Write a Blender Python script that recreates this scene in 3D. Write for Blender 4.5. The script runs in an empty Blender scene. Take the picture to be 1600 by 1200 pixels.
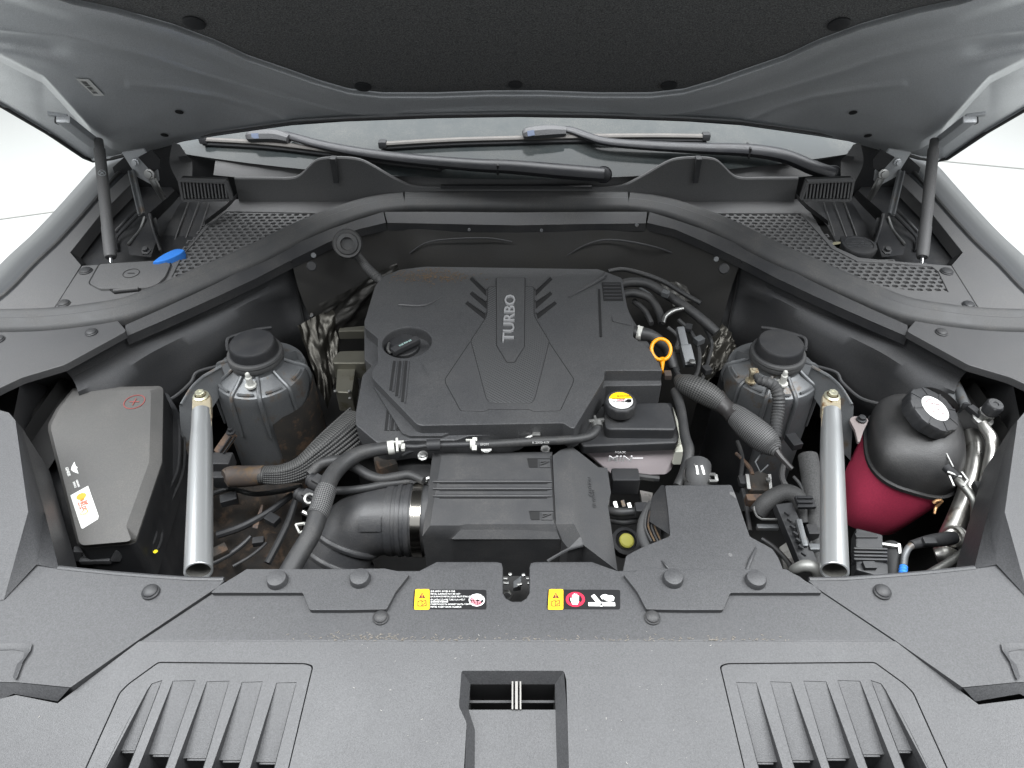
import bpy, bmesh, math, random
from mathutils import Vector, Matrix, noise
from mathutils.geometry import tessellate_polygon
R = math.radians
random.seed(7)
scene = bpy.context.scene
C = scene.collection

# ------------------------------------------------------------------ camera
FP, CX, CY = 1150.0, 807.0, 600.0           # focal length and principal point of the photograph, in its pixels
CAM = Vector((0, 0, 1.85)); PITCH = R(42)
cd = bpy.data.cameras.new('camera'); cam = bpy.data.objects.new('camera', cd); C.objects.link(cam)
cam.location = CAM; cam.rotation_euler = (R(90) - PITCH, 0, 0)
cd.sensor_width = 36; cd.lens = 36 * FP / 1600; cd.shift_x = -(CX - 800) / 1600
cd.clip_start = 0.02; cd.clip_end = 200
scene.camera = cam
# ------------------------------------------------------------------ light: a white photo studio
w = bpy.data.worlds.new('World'); scene.world = w; w.use_nodes = True
w.node_tree.nodes['Background'].inputs[0].default_value = (0.93, 0.97, 1.0, 1)
w.node_tree.nodes['Background'].inputs[1].default_value = 0.34
def area(name, loc, rot, sx, sy, power, col=(.965, .985, 1)):
    l = bpy.data.lights.new(name, 'AREA'); l.shape = 'RECTANGLE'; l.size = sx; l.size_y = sy; l.energy = power; l.color = col
    o = bpy.data.objects.new(name, l); C.objects.link(o); o.location = loc; o.rotation_euler = rot
    return o
area('ceiling_softbox', (0.15, 0.55, 3.4), (0, 0, 0), 5.5, 1.6, 300)
area('ceiling_softbox_rear', (0, 3.0, 3.6), (0, 0, 0), 6.5, 2.2, 225)
vs = scene.view_settings
vs.view_transform = 'Standard'; vs.look = 'None'; vs.gamma = 1; vs.use_curve_mapping = False; vs.exposure = 0.6

# ------------------------------------------------------------------ geometry helpers
MIR = False
def ray(u, v):
    x = (u - CX) / FP; y = -(v - CY) / FP
    if MIR: x = -x
    return Vector((x, y * math.sin(PITCH) + math.cos(PITCH), y * math.cos(PITCH) - math.sin(PITCH)))
def P(u, v, z):                 # where the sight line through a photograph pixel meets the height z
    d = ray(u, v); return CAM + d * ((z - CAM.z) / d.z)
def PY(u, v, y):                # ... meets the upright plane at depth y
    d = ray(u, v); return CAM + d * (y / d.y)
def PL(u, v, p0, n):            # ... meets any plane
    d = ray(u, v); return CAM + d * ((p0 - CAM).dot(n) / d.dot(n))
def depth(p): return (p - CAM).dot(Vector((0, math.cos(PITCH), -math.sin(PITCH))))
def px2m(wd, p): return wd * depth(p) / FP
def pts(lst, z=None): return [P(q[0], q[1], q[2] if len(q) > 2 else z) for q in lst]

def roundpoly(pl, r, n=3, closed=True):
    """rounds the corners of a pixel outline; entries may carry z"""
    out = []; N = len(pl)
    for i in range(N):
        b = Vector(pl[i]); a = Vector(pl[i - 1]); c = Vector(pl[(i + 1) % N])
        if not closed and i in (0, N - 1): out.append(tuple(b)); continue
        la = (a - b).length; lc = (c - b).length
        rr = min(r, la * .45, lc * .45)
        if la < 1e-6 or lc < 1e-6: continue
        p = b + (a - b) / la * rr; q = b + (c - b) / lc * rr
        for k in range(n + 1):
            t = k / n; out.append(tuple(p * (1 - t) ** 2 + b * (2 * t * (1 - t)) + q * t * t))
    return out
def catmull(pp, sub):
    out = []; n = len(pp)
    if n < 3: sub = max(sub, 2)
    for i in range(n - 1):
        p0 = pp[max(i - 1, 0)]; p1 = pp[i]; p2 = pp[i + 1]; p3 = pp[min(i + 2, n - 1)]
        for k in range(sub):
            t = k / sub
            out.append(0.5 * ((2 * p1) + (p2 - p0) * t + (2 * p0 - 5 * p1 + 4 * p2 - p3) * t * t + (3 * p1 - 3 * p2 + p3 - p0) * t ** 3))
    out.append(pp[-1]); return out
def smoothpx(pl, sub=5):
    dim = len(pl[0]); return [tuple(q) for q in catmull([Vector(list(p) + [0] * (4 - dim)) for p in pl], sub)] if dim == 4 else \
        [tuple(q)[:dim] for q in catmull([Vector(list(p) + [0] * (4 - dim)) for p in pl], sub)]

class MB:
    def __init__(s): s.V = []; s.F = []; s.U = []
    def add(s, vs_, fs, uv=None):
        b = len(s.V); s.V += [Vector(v) for v in vs_]
        for i, f in enumerate(fs):
            s.F.append([b + k for k in f]); s.U.append(uv[i] if uv else None)
        return s
    def box(s, c, size, rot=None, ch=0.0):
        hx, hy, hz = size[0] / 2, size[1] / 2, size[2] / 2
        vv = []; M = rot or Matrix.Identity(3)
        if ch <= 0:
            for x in (-1, 1):
                for y in (-1, 1):
                    for z in (-1, 1): vv.append(Vector(c) + M @ Vector((x * hx, y * hy, z * hz)))
            return s.add(vv, [(0, 1, 3, 2), (4, 6, 7, 5), (0, 4, 5, 1), (2, 3, 7, 6), (0, 2, 6, 4), (1, 5, 7, 3)])
        bm = bmesh.new(); bmesh.ops.create_cube(bm, size=1)
        for v in bm.verts: v.co = Vector((v.co.x * size[0], v.co.y * size[1], v.co.z * size[2]))
        bmesh.ops.bevel(bm, geom=list(bm.edges), offset=ch, segments=2, affect='EDGES', profile=.6)
        bm.verts.index_update()
        s.add([Vector(c) + M @ v.co for v in bm.verts], [[v.index for v in f.verts] for f in bm.faces]); bm.free()
        return s
    def poly(s, p): return s.add(p, [list(range(len(p)))])
    def plate(s, outer, t=0.01, holes=(), b=0.0, d=None, nb=True):
        """a plate of outline OUTER (world points), T thick downwards, edges rounded by B, with HOLES cut through"""
        D = d or Vector((0, 0, -1))
        def inset(pl, off):
            A = sum(pl[i - 1].x * pl[i].y - pl[i].x * pl[i - 1].y for i in range(len(pl)))
            sg = 1 if A > 0 else -1; out = []; n = len(pl)
            for i in range(n):
                e0 = (pl[i] - pl[i - 1]); e1 = (pl[(i + 1) % n] - pl[i]); e0.z = e1.z = 0
                if e0.length < 1e-7 or e1.length < 1e-7: out.append(pl[i].copy()); continue
                n0 = Vector((-e0.y, e0.x, 0)).normalized() * sg; n1 = Vector((-e1.y, e1.x, 0)).normalized() * sg
                m = n0 + n1
                if m.length < .3: m = n0
                m.normalize(); k = 1 / max(m.dot(n0), .45)
                out.append(pl[i] + m * off * k)
            return out
        def crosses(pl):
            n = len(pl)
            def cr(a, b_, c_): return (b_.x - a.x) * (c_.y - a.y) - (b_.y - a.y) * (c_.x - a.x)
            for i in range(n):
                a, b_ = pl[i], pl[(i + 1) % n]
                for j in range(i + 2, n):
                    if (j + 1) % n == i: continue
                    c_, d_ = pl[j], pl[(j + 1) % n]
                    if cr(a, b_, c_) * cr(a, b_, d_) < 0 and cr(c_, d_, a) * cr(c_, d_, b_) < 0: return True
            return False
        B0 = b
        def walls(pl, sgn):
            b = B0
            while b > 1e-5 and crosses(inset(pl, sgn * b)): b *= .6
            if b <= 1e-5: b = 0
            if b > 0: rings = [inset(pl, sgn * b), [q + D * b * .3 for q in inset(pl, sgn * b * .3)], [q + D * b for q in pl], [q + D * t for q in pl]]
            else: rings = [pl, [q + D * t for q in pl]]
            n = len(pl); vv = [v for rg in rings for v in rg]; ff = []
            for k in range(len(rings) - 1):
                for i in range(n): ff.append((k * n + i, k * n + (i + 1) % n, (k + 1) * n + (i + 1) % n, (k + 1) * n + i))
            s.add(vv, ff); return rings[0]
        top = walls(outer, 1)
        hs = [walls(h, -1) for h in holes]
        if True:
            fl = [v for pl in [top] + hs for v in pl]
            nz = abs(sum(top[i - 1].x * top[i].y - top[i].x * top[i - 1].y for i in range(len(top)))); ny = abs(sum(top[i - 1].x * top[i].z - top[i].x * top[i - 1].z for i in range(len(top))))
            tri = tessellate_polygon([[Vector((q.x, q.y if nz > ny * .3 else q.z, 0)) for q in pl] for pl in [top] + hs])
            s.add(fl, [t_ for t_ in tri])
        if nb: pass
        return s
    def skin(s, rows, sub=0, close=False, uvm=False):
        """a sheet through rows of world points"""
        if sub:
            rows = [catmull(r_, sub) for r_ in rows]
            cols = [catmull([r_[j] for r_ in rows], max(2, sub // 2)) for j in range(len(rows[0]))]
            rows = [[c[i] for c in cols] for i in range(len(cols[0]))]
        n = len(rows[0]); vv = [v for r_ in rows for v in r_]; ff = []
        for k in range(len(rows) - 1):
            for i in range(n if close else n - 1):
                j = (i + 1) % n; ff.append((k * n + i, k * n + j, (k + 1) * n + j, (k + 1) * n + i))
        return s.add(vv, ff)
    def tube(s, path, n=12, sub=6, corr=None, flat=1.0, cap=True, inner=0.0):
        """PATH: (u, v, z, width in pixels) or (Vector, radius)"""
        pp = []
        for q in path:
            if len(q) == 4: p = P(q[0], q[1], q[2]); pp.append(Vector((p.x, p.y, p.z, px2m(q[3], p) / 2)))
            else: pp.append(Vector((q[0].x, q[0].y, q[0].z, q[1])))
        sm = catmull(pp, sub) if sub > 0 else pp
        if corr:
            L = [0]
            for a, b_ in zip(sm, sm[1:]): L.append(L[-1] + (b_ - a).xyz.length)
            m = max(4, int(L[-1] / corr[0] * 2)); out = []; j = 0
            for k in range(m + 1):
                t = L[-1] * k / m
                while j < len(L) - 2 and L[j + 1] < t: j += 1
                f = (t - L[j]) / max(L[j + 1] - L[j], 1e-9); q = sm[j].lerp(sm[j + 1], min(f, 1)); q.w *= 1 + (corr[1] if k % 2 else -corr[1]); out.append(q)
            sm = out
        N = len(sm); T = [((sm[min(i + 1, N - 1)] - sm[max(i - 1, 0)]).xyz).normalized() for i in range(N)]
        up = Vector((0, 0, 1)) if abs(T[0].z) < .9 else Vector((0, 1, 0))
        nx = T[0].cross(up).normalized(); vv = []; l = 0; ls = []
        for i in range(N):
            nx = (nx - T[i] * nx.dot(T[i])).normalized(); ny = T[i].cross(nx)
            if i: l += (sm[i] - sm[i - 1]).xyz.length
            ls.append(l)
            for k in range(n):
                a = 2 * math.pi * k / n; vv.append(sm[i].xyz + (nx * math.cos(a) + ny * math.sin(a) * flat) * sm[i].w)
        ff = []; uv = []; circ = 2 * math.pi * max(q.w for q in sm)
        for i in range(N - 1):
            for k in range(n):
                j = (k + 1) % n; ff.append((i * n + k, i * n + j, (i + 1) * n + j, (i + 1) * n + k))
                u0 = k / n * circ; u1 = (k + 1) / n * circ; uv.append(((u0, ls[i]), (u1, ls[i]), (u1, ls[i + 1]), (u0, ls[i + 1])))
        if cap: ff += [tuple(range(n)), tuple(range((N - 1) * n, N * n))]; uv += [None, None]
        return s.add(vv, ff, uv)
    def lathe(s, c, prof, n=32, ax=(0, 0, 1), a0=0, a1=2 * math.pi, mod=None):
        az = Vector(ax).normalized(); ux = az.cross(Vector((0, 1, 0)) if abs(az.y) < .9 else Vector((1, 0, 0))).normalized(); uy = az.cross(ux)
        full = abs(a1 - a0 - 2 * math.pi) < 1e-6; m = n if full else n + 1; vv = []; ff = []
        for r_, h in prof:
            for k in range(m):
                a = a0 + (a1 - a0) * k / n; rr = r_ * (mod(a, r_, h) if mod else 1)
                vv.append(Vector(c) + ux * math.cos(a) * rr + uy * math.sin(a) * rr + az * h)
        for i in range(len(prof) - 1):
            for k in range(n):
                j = (k + 1) % m; ff.append((i * m + k, i * m + j, (i + 1) * m + j, (i + 1) * m + k))
        return s.add(vv, ff)
    def bar(s, p, q, wd, th, up=(0, 0, 1), ch=0):
        d = q - p; x = d.normalized(); z = Vector(up); z = (z - x * z.dot(x)).normalized(); y = z.cross(x)
        M = Matrix((x, y, z)).transposed(); return s.box((p + q) / 2, (d.length, wd, th), M, ch)
    def text(s, string, org, xd, yd, size, ext=0.0006, align='CENTER', bold=0.0, shear=0, xs=1.0):
        cu = bpy.data.curves.new('letters', 'FONT'); cu.body = string; cu.size = size; cu.extrude = ext; cu.align_x = align; cu.align_y = 'CENTER'
        cu.offset = bold; cu.shear = shear; cu.resolution_u = 2
        o = bpy.data.objects.new('letters', cu); C.objects.link(o)
        me = o.evaluated_get(bpy.context.evaluated_depsgraph_get()).to_mesh()
        xd = Vector(xd).normalized(); yd = Vector(yd); yd = (yd - xd * yd.dot(xd)).normalized(); zd = xd.cross(yd)
        s.add([Vector(org) + xd * (v.co.x * xs) + yd * v.co.y + zd * (v.co.z + ext * .5) for v in me.vertices], [list(f.vertices) for f in me.polygons])
        bpy.data.objects.remove(o); bpy.data.curves.remove(cu); return s

def world_loc(o):
    l = Vector(o.location)
    while o.parent: o = o.parent; l += o.location
    return l
def finish(mb, name, mat, parent=None, ang=38, flat=False, wn=True, weld=True):
    """links a builder as ONE mesh object"""
    bm = bmesh.new(); vs_ = [bm.verts.new(v) for v in mb.V]; uvl = bm.loops.layers.uv.new('UVMap')
    for f, u in zip(mb.F, mb.U):
        ids = list(dict.fromkeys(f))
        if len(ids) < 3: continue
        try: fc = bm.faces.new([vs_[i] for i in ids])
        except ValueError: continue
        if u and len(ids) == len(u):
            for lp, q in zip(fc.loops, u): lp[uvl].uv = q
    if weld: bmesh.ops.remove_doubles(bm, verts=bm.verts, dist=2e-5)
    loose = [v for v in bm.verts if not v.link_faces]
    if loose: bmesh.ops.delete(bm, geom=loose, context='VERTS')
    bmesh.ops.recalc_face_normals(bm, faces=bm.faces)
    if not parent:
        xs = [v.co for v in bm.verts]
        org = Vector(((min(v.x for v in xs) + max(v.x for v in xs)) / 2, (min(v.y for v in xs) + max(v.y for v in xs)) / 2, min(v.z for v in xs)))
    else: org = world_loc(parent)
    bmesh.ops.translate(bm, verts=bm.verts, vec=-org)
    me = bpy.data.meshes.new(name); bm.to_mesh(me); bm.free()
    o = bpy.data.objects.new(name, me); C.objects.link(o)
    if parent: o.parent = parent
    else: o.location = org
    me.materials.append(mat)
    if not flat:
        me.shade_smooth(); me.set_sharp_from_angle(angle=R(ang))
        if wn:
            m = o.modifiers.new('normals', 'WEIGHTED_NORMAL'); m.keep_sharp = True; m.weight = 80
    return o
def tag(o, label, cat, group=None):
    o['label'] = label; o['category'] = cat
    if group: o['group'] = group
    return o
def thing(name, label, cat, at, group=None):
    o = bpy.data.objects.new(name, None); C.objects.link(o); o.location = at; o.empty_display_size = .05
    return tag(o, label, cat, group)
def structure(o): o['kind'] = 'structure'; return o

# ------------------------------------------------------------------ materials
def mat(name, col, rough=.5, metal=0, speck=.0, speck_s=900, bump=0, bump_s=1200, dust=0, dust_s=9, dust_col=(.32, .29, .25), spec=.5, coat=0, stain=None, trans=0, emit=None, rvar=0):
    m = bpy.data.materials.new(name); m.use_nodes = True; nt = m.node_tree; N = nt.nodes; L = nt.links
    b = N['Principled BSDF']; b.inputs['Base Color'].default_value = (*col, 1); b.inputs['Roughness'].default_value = rough
    b.inputs['Metallic'].default_value = metal; b.inputs['Specular IOR Level'].default_value = spec; b.inputs['Coat Weight'].default_value = coat
    b.inputs['Coat Roughness'].default_value = .15; b.inputs['Transmission Weight'].default_value = trans
    tc = N.new('ShaderNodeTexCoord'); last = None
    def noise_(sc, det=3, ro=.6):
        n = N.new('ShaderNodeTexNoise'); n.inputs['Scale'].default_value = sc; n.inputs['Detail'].default_value = det; n.inputs['Roughness'].default_value = ro
        L.new(tc.outputs['Object'], n.inputs['Vector']); return n
    def mixc(fac, a, bcol, typ='MIX'):
        x = N.new('ShaderNodeMix'); x.data_type = 'RGBA'; x.blend_type = typ
        if isinstance(fac, float): x.inputs[0].default_value = fac
        else: L.new(fac, x.inputs[0])
        if a is None: x.inputs[6].default_value = (*col, 1)
        else: L.new(a, x.inputs[6])
        if isinstance(bcol, tuple): x.inputs[7].default_value = (*bcol, 1)
        else: L.new(bcol, x.inputs[7])
        return x.outputs[2]
    def ramp(src, lo, hi, v0=0, v1=1):
        r_ = N.new('ShaderNodeMapRange'); r_.inputs[1].default_value = lo; r_.inputs[2].default_value = hi; r_.inputs[3].default_value = v0; r_.inputs[4].default_value = v1
        L.new(src, r_.inputs[0]); return r_.outputs[0]
    if speck:
        n = noise_(speck_s, 2, .7)
        last = mixc(ramp(n.outputs[0], .3, .7), None, tuple(min(1, c * (1 + speck)) + .002 for c in col))
    if stain:
        n = noise_(stain[1], 6, .65); last = mixc(ramp(n.outputs[0], stain[2], stain[2] + .12), last, stain[0])
    if dust:
        n = noise_(dust_s, 8, .7); n2 = noise_(420, 2, .6)
        mm = N.new('ShaderNodeMath'); mm.operation = 'MULTIPLY'; L.new(ramp(n.outputs[0], .42, .72), mm.inputs[0]); L.new(ramp(n2.outputs[0], .45, .62, .25, 1), mm.inputs[1])
        m2 = N.new('ShaderNodeMath'); m2.operation = 'MULTIPLY'; L.new(mm.outputs[0], m2.inputs[0]); m2.inputs[1].default_value = dust
        last = mixc(m2.outputs[0], last, dust_col)
        L.new(ramp(n.outputs[0], .35, .75, rough, min(1, rough + .18)), b.inputs['Roughness'])
    elif rvar:
        n = noise_(14, 5); L.new(ramp(n.outputs[0], .3, .7, max(.02, rough - rvar), rough + rvar), b.inputs['Roughness'])
    if last: L.new(last, b.inputs['Base Color'])
    if bump:
        n = noise_(bump_s, 2, .6); bp = N.new('ShaderNodeBump'); bp.inputs['Strength'].default_value = bump; bp.inputs['Distance'].default_value = .0006
        L.new(n.outputs[0], bp.inputs['Height']); L.new(bp.outputs[0], b.inputs['Normal'])
    return m
def braid(name, c1, c2, sc=300, rough=.6):
    m = mat(name, c1, rough); nt = m.node_tree; N = nt.nodes; L = nt.links; b = N['Principled BSDF']
    uv = N.new('ShaderNodeUVMap'); mp = N.new('ShaderNodeMapping'); mp.inputs['Rotation'].default_value = (0, 0, R(45)); ck = N.new('ShaderNodeTexChecker')
    ck.inputs['Color1'].default_value = (*c1, 1); ck.inputs['Color2'].default_value = (*c2, 1); ck.inputs['Scale'].default_value = sc
    L.new(uv.outputs[0], mp.inputs[0]); L.new(mp.outputs[0], ck.inputs[0]); L.new(ck.outputs[0], b.inputs['Base Color'])
    bp = N.new('ShaderNodeBump'); bp.inputs['Strength'].default_value = .8; bp.inputs['Distance'].default_value = .001; L.new(ck.outputs[1], bp.inputs['Height']); L.new(bp.outputs[0], b.inputs['Normal'])
    return m

COVER = mat('cover_plastic', (.0262, .0266, .0282), .43, speck=.85, speck_s=520, bump=.5, bump_s=900, dust=.10, dust_s=3.2, dust_col=(.15, .145, .14))
COVER2 = mat('cover_plastic_dusty', (.062, .062, .063), .56, speck=.7, bump=.4, bump_s=1500, dust=.10, dust_s=5)
BLACKP = mat('black_plastic', (.016, .0165, .018), .48, speck=.7, bump=.35, bump_s=1300, dust=.10, dust_s=12)
ENGP = mat('engine_plastic', (.030, .0305, .032), .36, speck=1.0, speck_s=560, bump=.6, bump_s=900, dust=.12, dust_s=6, dust_col=(.2, .19, .17))
AIRP = mat('airbox_plastic', (.028, .0285, .030), .5, speck=.6, bump=.5, bump_s=1200, dust=.10, dust_s=14)
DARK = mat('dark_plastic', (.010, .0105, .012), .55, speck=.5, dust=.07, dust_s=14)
VOID = mat('grimy_black', (.007, .007, .0072), .75, dust=.05, dust_s=10, dust_col=(.12, .09, .06))
DIRT = mat('dirty_metal', (.020, .018, .016), .8, stain=((.085, .05, .03), 28, .52), dust=.2, dust_s=20, dust_col=(.2, .14, .09))
RUBBER = mat('rubber', (.034, .0345, .0355), .6, speck=.4, dust=.14, dust_s=22)
HOSE = mat('hose_rubber', (.017, .0175, .0185), .5, speck=.3, dust=.1, dust_s=30)
PAINT = mat('grey_paint', (.030, .032, .035), .45, metal=.1, speck=.5, speck_s=1400, spec=.5, coat=.25)
PAINTIN = mat('grey_paint_inner', (.34, .35, .36), .34, metal=.45, speck=.9, speck_s=900, spec=.5, coat=.2, dust=.12, dust_s=6)
FELT = mat('felt', (.045, .045, .045), .95, speck=2.6, speck_s=420, bump=1, bump_s=700, spec=.1)
GLASSM = mat('windscreen_glass', (.022, .026, .027), .05, speck=.3, spec=.22, dust=.12, dust_s=6)
FLOORM = mat('studio_floor', (.50, .51, .495), .45, speck=.06, dust=.05, dust_s=1.5)
SEAMM = mat('floor_seam', (.36, .36, .34), .6)
SILVER = mat('brushed_silver', (.62, .635, .64), .29, metal=.8)
CHROME = mat('chrome', (.75, .75, .76), .12, metal=1)
STEEL = mat('steel', (.42, .42, .41), .35, metal=1, rvar=.1, dust=.15, dust_s=40)
ALU = mat('aluminium_pipe', (.62, .61, .58), .38, metal=1, rvar=.12, stain=((.25, .23, .2), 30, .56))
ZINC = mat('yellow_zinc', (.42, .37, .27), .42, metal=.6, stain=((.16, .08, .03), 60, .53))
CAST = mat('dark_cast_metal', (.088, .092, .096), .38, metal=.4, speck=.6, stain=((.10, .068, .042), 24, .57), dust=.12, dust_s=24)
ARMPL = mat('wiper_black', (.014, .0145, .017), .36, speck=.4, dust=.05, dust_s=30)
BLADE = mat('wiper_blade_strip', (.075, .07, .066), .5, dust=.15, dust_s=30)
WHITE = mat('white_print', (.78, .78, .76), .5)
WHITEM = mat('white_clip', (.46, .46, .43), .45)
PAPER = mat('sticker_paper', (.62, .62, .60), .55)
YELLOW = mat('warning_yellow', (.86, .50, .008), .45)
BLACKLBL = mat('label_black', (.012, .012, .013), .3)
REDP = mat('warning_red', (.55, .015, .045), .4)
PINKP = mat('pink_print', (.60, .22, .26), .4)
ORANGE = mat('dipstick_orange', (.86, .33, .004), .38)
LOGO_OR = mat('orange_print', (.86, .30, .02), .5)
LOGO_RD = mat('red_print', (.62, .10, .04), .5)
GOLD = mat('gold_print', (.55, .40, .12), .5)
REDBR = mat('red_outline_print', (.22, .045, .04), .5)
TAUPE = mat('fuse_lid_plastic', (.054, .053, .0515), .55, speck=.35, bump=.4, bump_s=1500, dust=.12, dust_s=6)
PINKFL = mat('translucent_tank', (.44, .39, .40), .45, speck=.1, spec=.4)
CREAM = mat('tank_rim', (.62, .62, .54), .45)
REDFL = mat('red_coolant_tank', (.54, .055, .115), .33, speck=.2, speck_s=300, dust=.10, dust_s=9, dust_col=(.09, .05, .05), rvar=.05)
TANKB = mat('tank_black', (.019, .019, .0195), .42, speck=.6, bump=.5, bump_s=450, dust=.06, dust_s=14)
BLUE = mat('blue_plastic', (.035, .19, .62), .4)
TAPE = mat('brown_tape', (.060, .047, .040), .6, stain=((.10, .065, .035), 50, .5))
TAPEB = mat('black_tape', (.024, .022, .022), .45)
BRAID = braid('braided_sleeve', (.006, .006, .007), (.075, .075, .072), 330)
WHM = mat('wheelhouse_plastic', (.027, .0275, .029), .7, speck=.9, bump=.4, bump_s=1200, spec=.35, dust=.06, dust_s=10)
BRAID2 = braid('braided_sleeve_tight', (.007, .007, .008), (.12, .12, .12), 420)
FOIL = mat('foil_shield', (.050, .049, .046), .40, metal=.6, rvar=.10, dust=.10, dust_s=30)
GREYMET = mat('grey_metal_box', (.15, .145, .12), .42, metal=.7, rvar=.1, stain=((.10, .09, .06), 30, .55))
YELCAP = mat('yellow_cap', (.42, .40, .08), .4)
YDOT = mat('yellow_paint_dot', (.80, .66, .02), .5)
RECESS = mat('groove_black', (.006, .006, .0065), .7)
RUSTM = mat('rusty_bracket', (.09, .055, .035), .7, stain=((.04, .03, .028), 60, .5))
def mirror(on):
    global MIR; MIR = on
def both(fn):
    for m in (False, True):
        mirror(m); fn(m)
    mirror(False)
def side(m, a, b): return b if m else a
def SM(path, n=5): return smoothpx(path, n)

# ================================================================== the setting
fl = MB(); fl.poly([Vector(p) for p in ((-14, -10, 0), (14, -10, 0), (14, 18, 0), (-14, 18, 0))])
structure(finish(fl, 'floor', FLOORM))
sm_ = MB()
for (a, b) in (((-9, 1.2), (-1.6, 3.6)), ((1.7, 2.55), (9, 1.25)), ((1.7, 4.1), (9, 2.4)), ((-9, 3.4), (-2, 6.4))):
    p = Vector((*a, .004)); q = Vector((*b, .004)); n = (q - p).cross(Vector((0, 0, 1))).normalized() * .006
    sm_.poly([p - n, q - n, q + n, p + n])
structure(finish(sm_, 'floor_seam', SEAMM))

# bay tub: the dark inside of the engine compartment
tub = MB()
tub.poly([Vector(p) for p in ((-.86, .12, .42), (.86, .12, .42), (.86, 1.66, .42), (-.86, 1.66, .42))])
for q in (((-.86, .12), (-.86, 1.66)), ((.86, .12), (.86, 1.66)), ((-.86, 1.66), (.86, 1.66)), ((-.86, .12), (.86, .12))):
    a, b = q; tub.poly([Vector((*a, .42)), Vector((*b, .42)), Vector((*b, .93)), Vector((*a, .93))])
structure(finish(tub, 'engine_bay', VOID))

# ================================================================== bonnet (hood), propped open above everything
HP0 = Vector((0, 1.555, 1.2194)); HD = Vector((0, -math.cos(R(48)), math.sin(R(48)))); HN = Vector((0, -HD.z, HD.y))   # HN points down at the engine
if HN.z > 0: HN = -HN
def PH(u, v, off=0): return PL(u, v, HP0 + HN * off, HN)
hood = thing('hood', 'open grey car bonnet seen from below with black felt pad', 'car hood', HP0)
INLOW = [(-260, -20), (-120, 48), (0, 97), (67, 130), (95, 160), (140, 210), (175, 233), (205, 241), (228, 238), (287, 221), (341, 212), (455, 196), (540, 190), (680, 185), (807, 183)]
OUTLOW = [(-260, 20), (-120, 98), (0, 163), (75, 207), (140, 251), (178, 246), (215, 235), (287, 216), (341, 207), (455, 191), (540, 186), (680, 181), (807, 179)]
def full(l): return l + [(1614 - u, v) for u, v in reversed(l[:-1])]
def interp(l, u):
    for (a, b), (c, d) in zip(l, l[1:]):
        if a <= u <= c: return b + (d - b) * (u - a) / (c - a)
    return l[0][1] if u < l[0][0] else l[-1][1]
PADL = [(-60, -60), (60, -20), (115, -2), (182, 12), (270, 37), (337, 62), (388, 86), (455, 109), (500, 125), (545, 138), (597, 144), (680, 144), (766, 141), (807, 141)]
LA = [(-60, 46), (0, 47), (101, 57), (170, 72), (236, 90), (287, 108), (360, 130), (439, 153), (500, 168), (560, 178), (620, 180)]
LB = [(202, 132), (270, 140), (344, 152), (400, 168), (450, 190)]
LC = [(-40, 72), (20, 80), (70, 90), (118, 101)]
def dist(pl, u, v):
    best = 1e9
    for (a, b), (c, d) in zip(pl, pl[1:]):
        ex, ey = c - a, d - b; t = max(0, min(1, ((u - a) * ex + (v - b) * ey) / (ex * ex + ey * ey))); best = min(best, math.hypot(u - a - t * ex, v - b - t * ey))
    return best
def sstep(a, b, x):
    t = max(0, min(1, (x - a) / (b - a))); return t * t * (3 - 2 * t)
def relief(u, v):
    u = min(u, 1614 - u); pv = interp(PADL, u); d = (v - pv) * .85          # pixels below the felt pad
    z = -.014 + .014 * sstep(-2, 10, d) - .007 * sstep(18, 34, d) + .004 * sstep(60, 90, d)
    da = dist(LA, u, v); z += .0028 * math.exp(-(da / 3.2) ** 2)
    sgn = 1 if v > interp(LA, u) else 0
    z += -.004 * sstep(0, 14, da) * sgn * sstep(640, 480, u)
    z += .003 * math.exp(-(dist(LB, u, v) / 4) ** 2)
    fd = sstep(122, 70, u); z += fd * .005 * math.exp(-(dist(LC, u, v) / 12) ** 2) - fd * .008 * math.exp(-(dist([(p, q - 14) for p, q in LC], u, v) / 14) ** 2)
    low = interp(INLOW, u); z -= .018 * sstep(12, 0, low - v) * (.12 + .88 * sstep(360, 200, u))
    return z
fo = lambda u: .12 + .88 * sstep(360, 200, min(u, 1614 - u))
us = [-260 + 4 * i for i in range(522)]; rows = []; INF = full(INLOW); OUTF = full(OUTLOW)
PADF = full(PADL)
def hood_top(lst):              # carries a sheet on to the front edge of the bonnet, out of the picture
    n = len(lst); return [[Vector((p.x * (1 - .05 * k), p.y, p.z)) + HD * (.13 * k) for p in lst] for k in (5, 4, 3, 2, 1)]
top_ = [PH(u, -230, -.014) for u in us]; rows += hood_top(top_) + [top_]
for u_ in (0,): rows.append([PH(u, interp(PADF, u) - 14, -.014) for u in us])
for dd in (-4, -1, 1.5, 4, 7, 10, 14, 18, 22, 26, 30, 34, 38): rows.append([PH(u, min(interp(PADF, u) + dd, interp(INF, u) - 6), relief(u, min(interp(PADF, u) + dd, interp(INF, u) - 6))) for u in us])
for k in range(1, 41):
    row = []
    for u in us:
        lo = interp(INF, u); p0 = min(interp(PADF, u) + 38, lo - 6); v = p0 + (lo - p0) * k / 40; row.append(PH(u, v, relief(u, v)))
    rows.append(row)
rows.append([PH(u, interp(INF, u), -.03 * fo(u)) for u in us])
hi = MB(); hi.skin(rows); finish(hi, 'inner_panel', PAINTIN, hood, ang=60)
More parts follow.
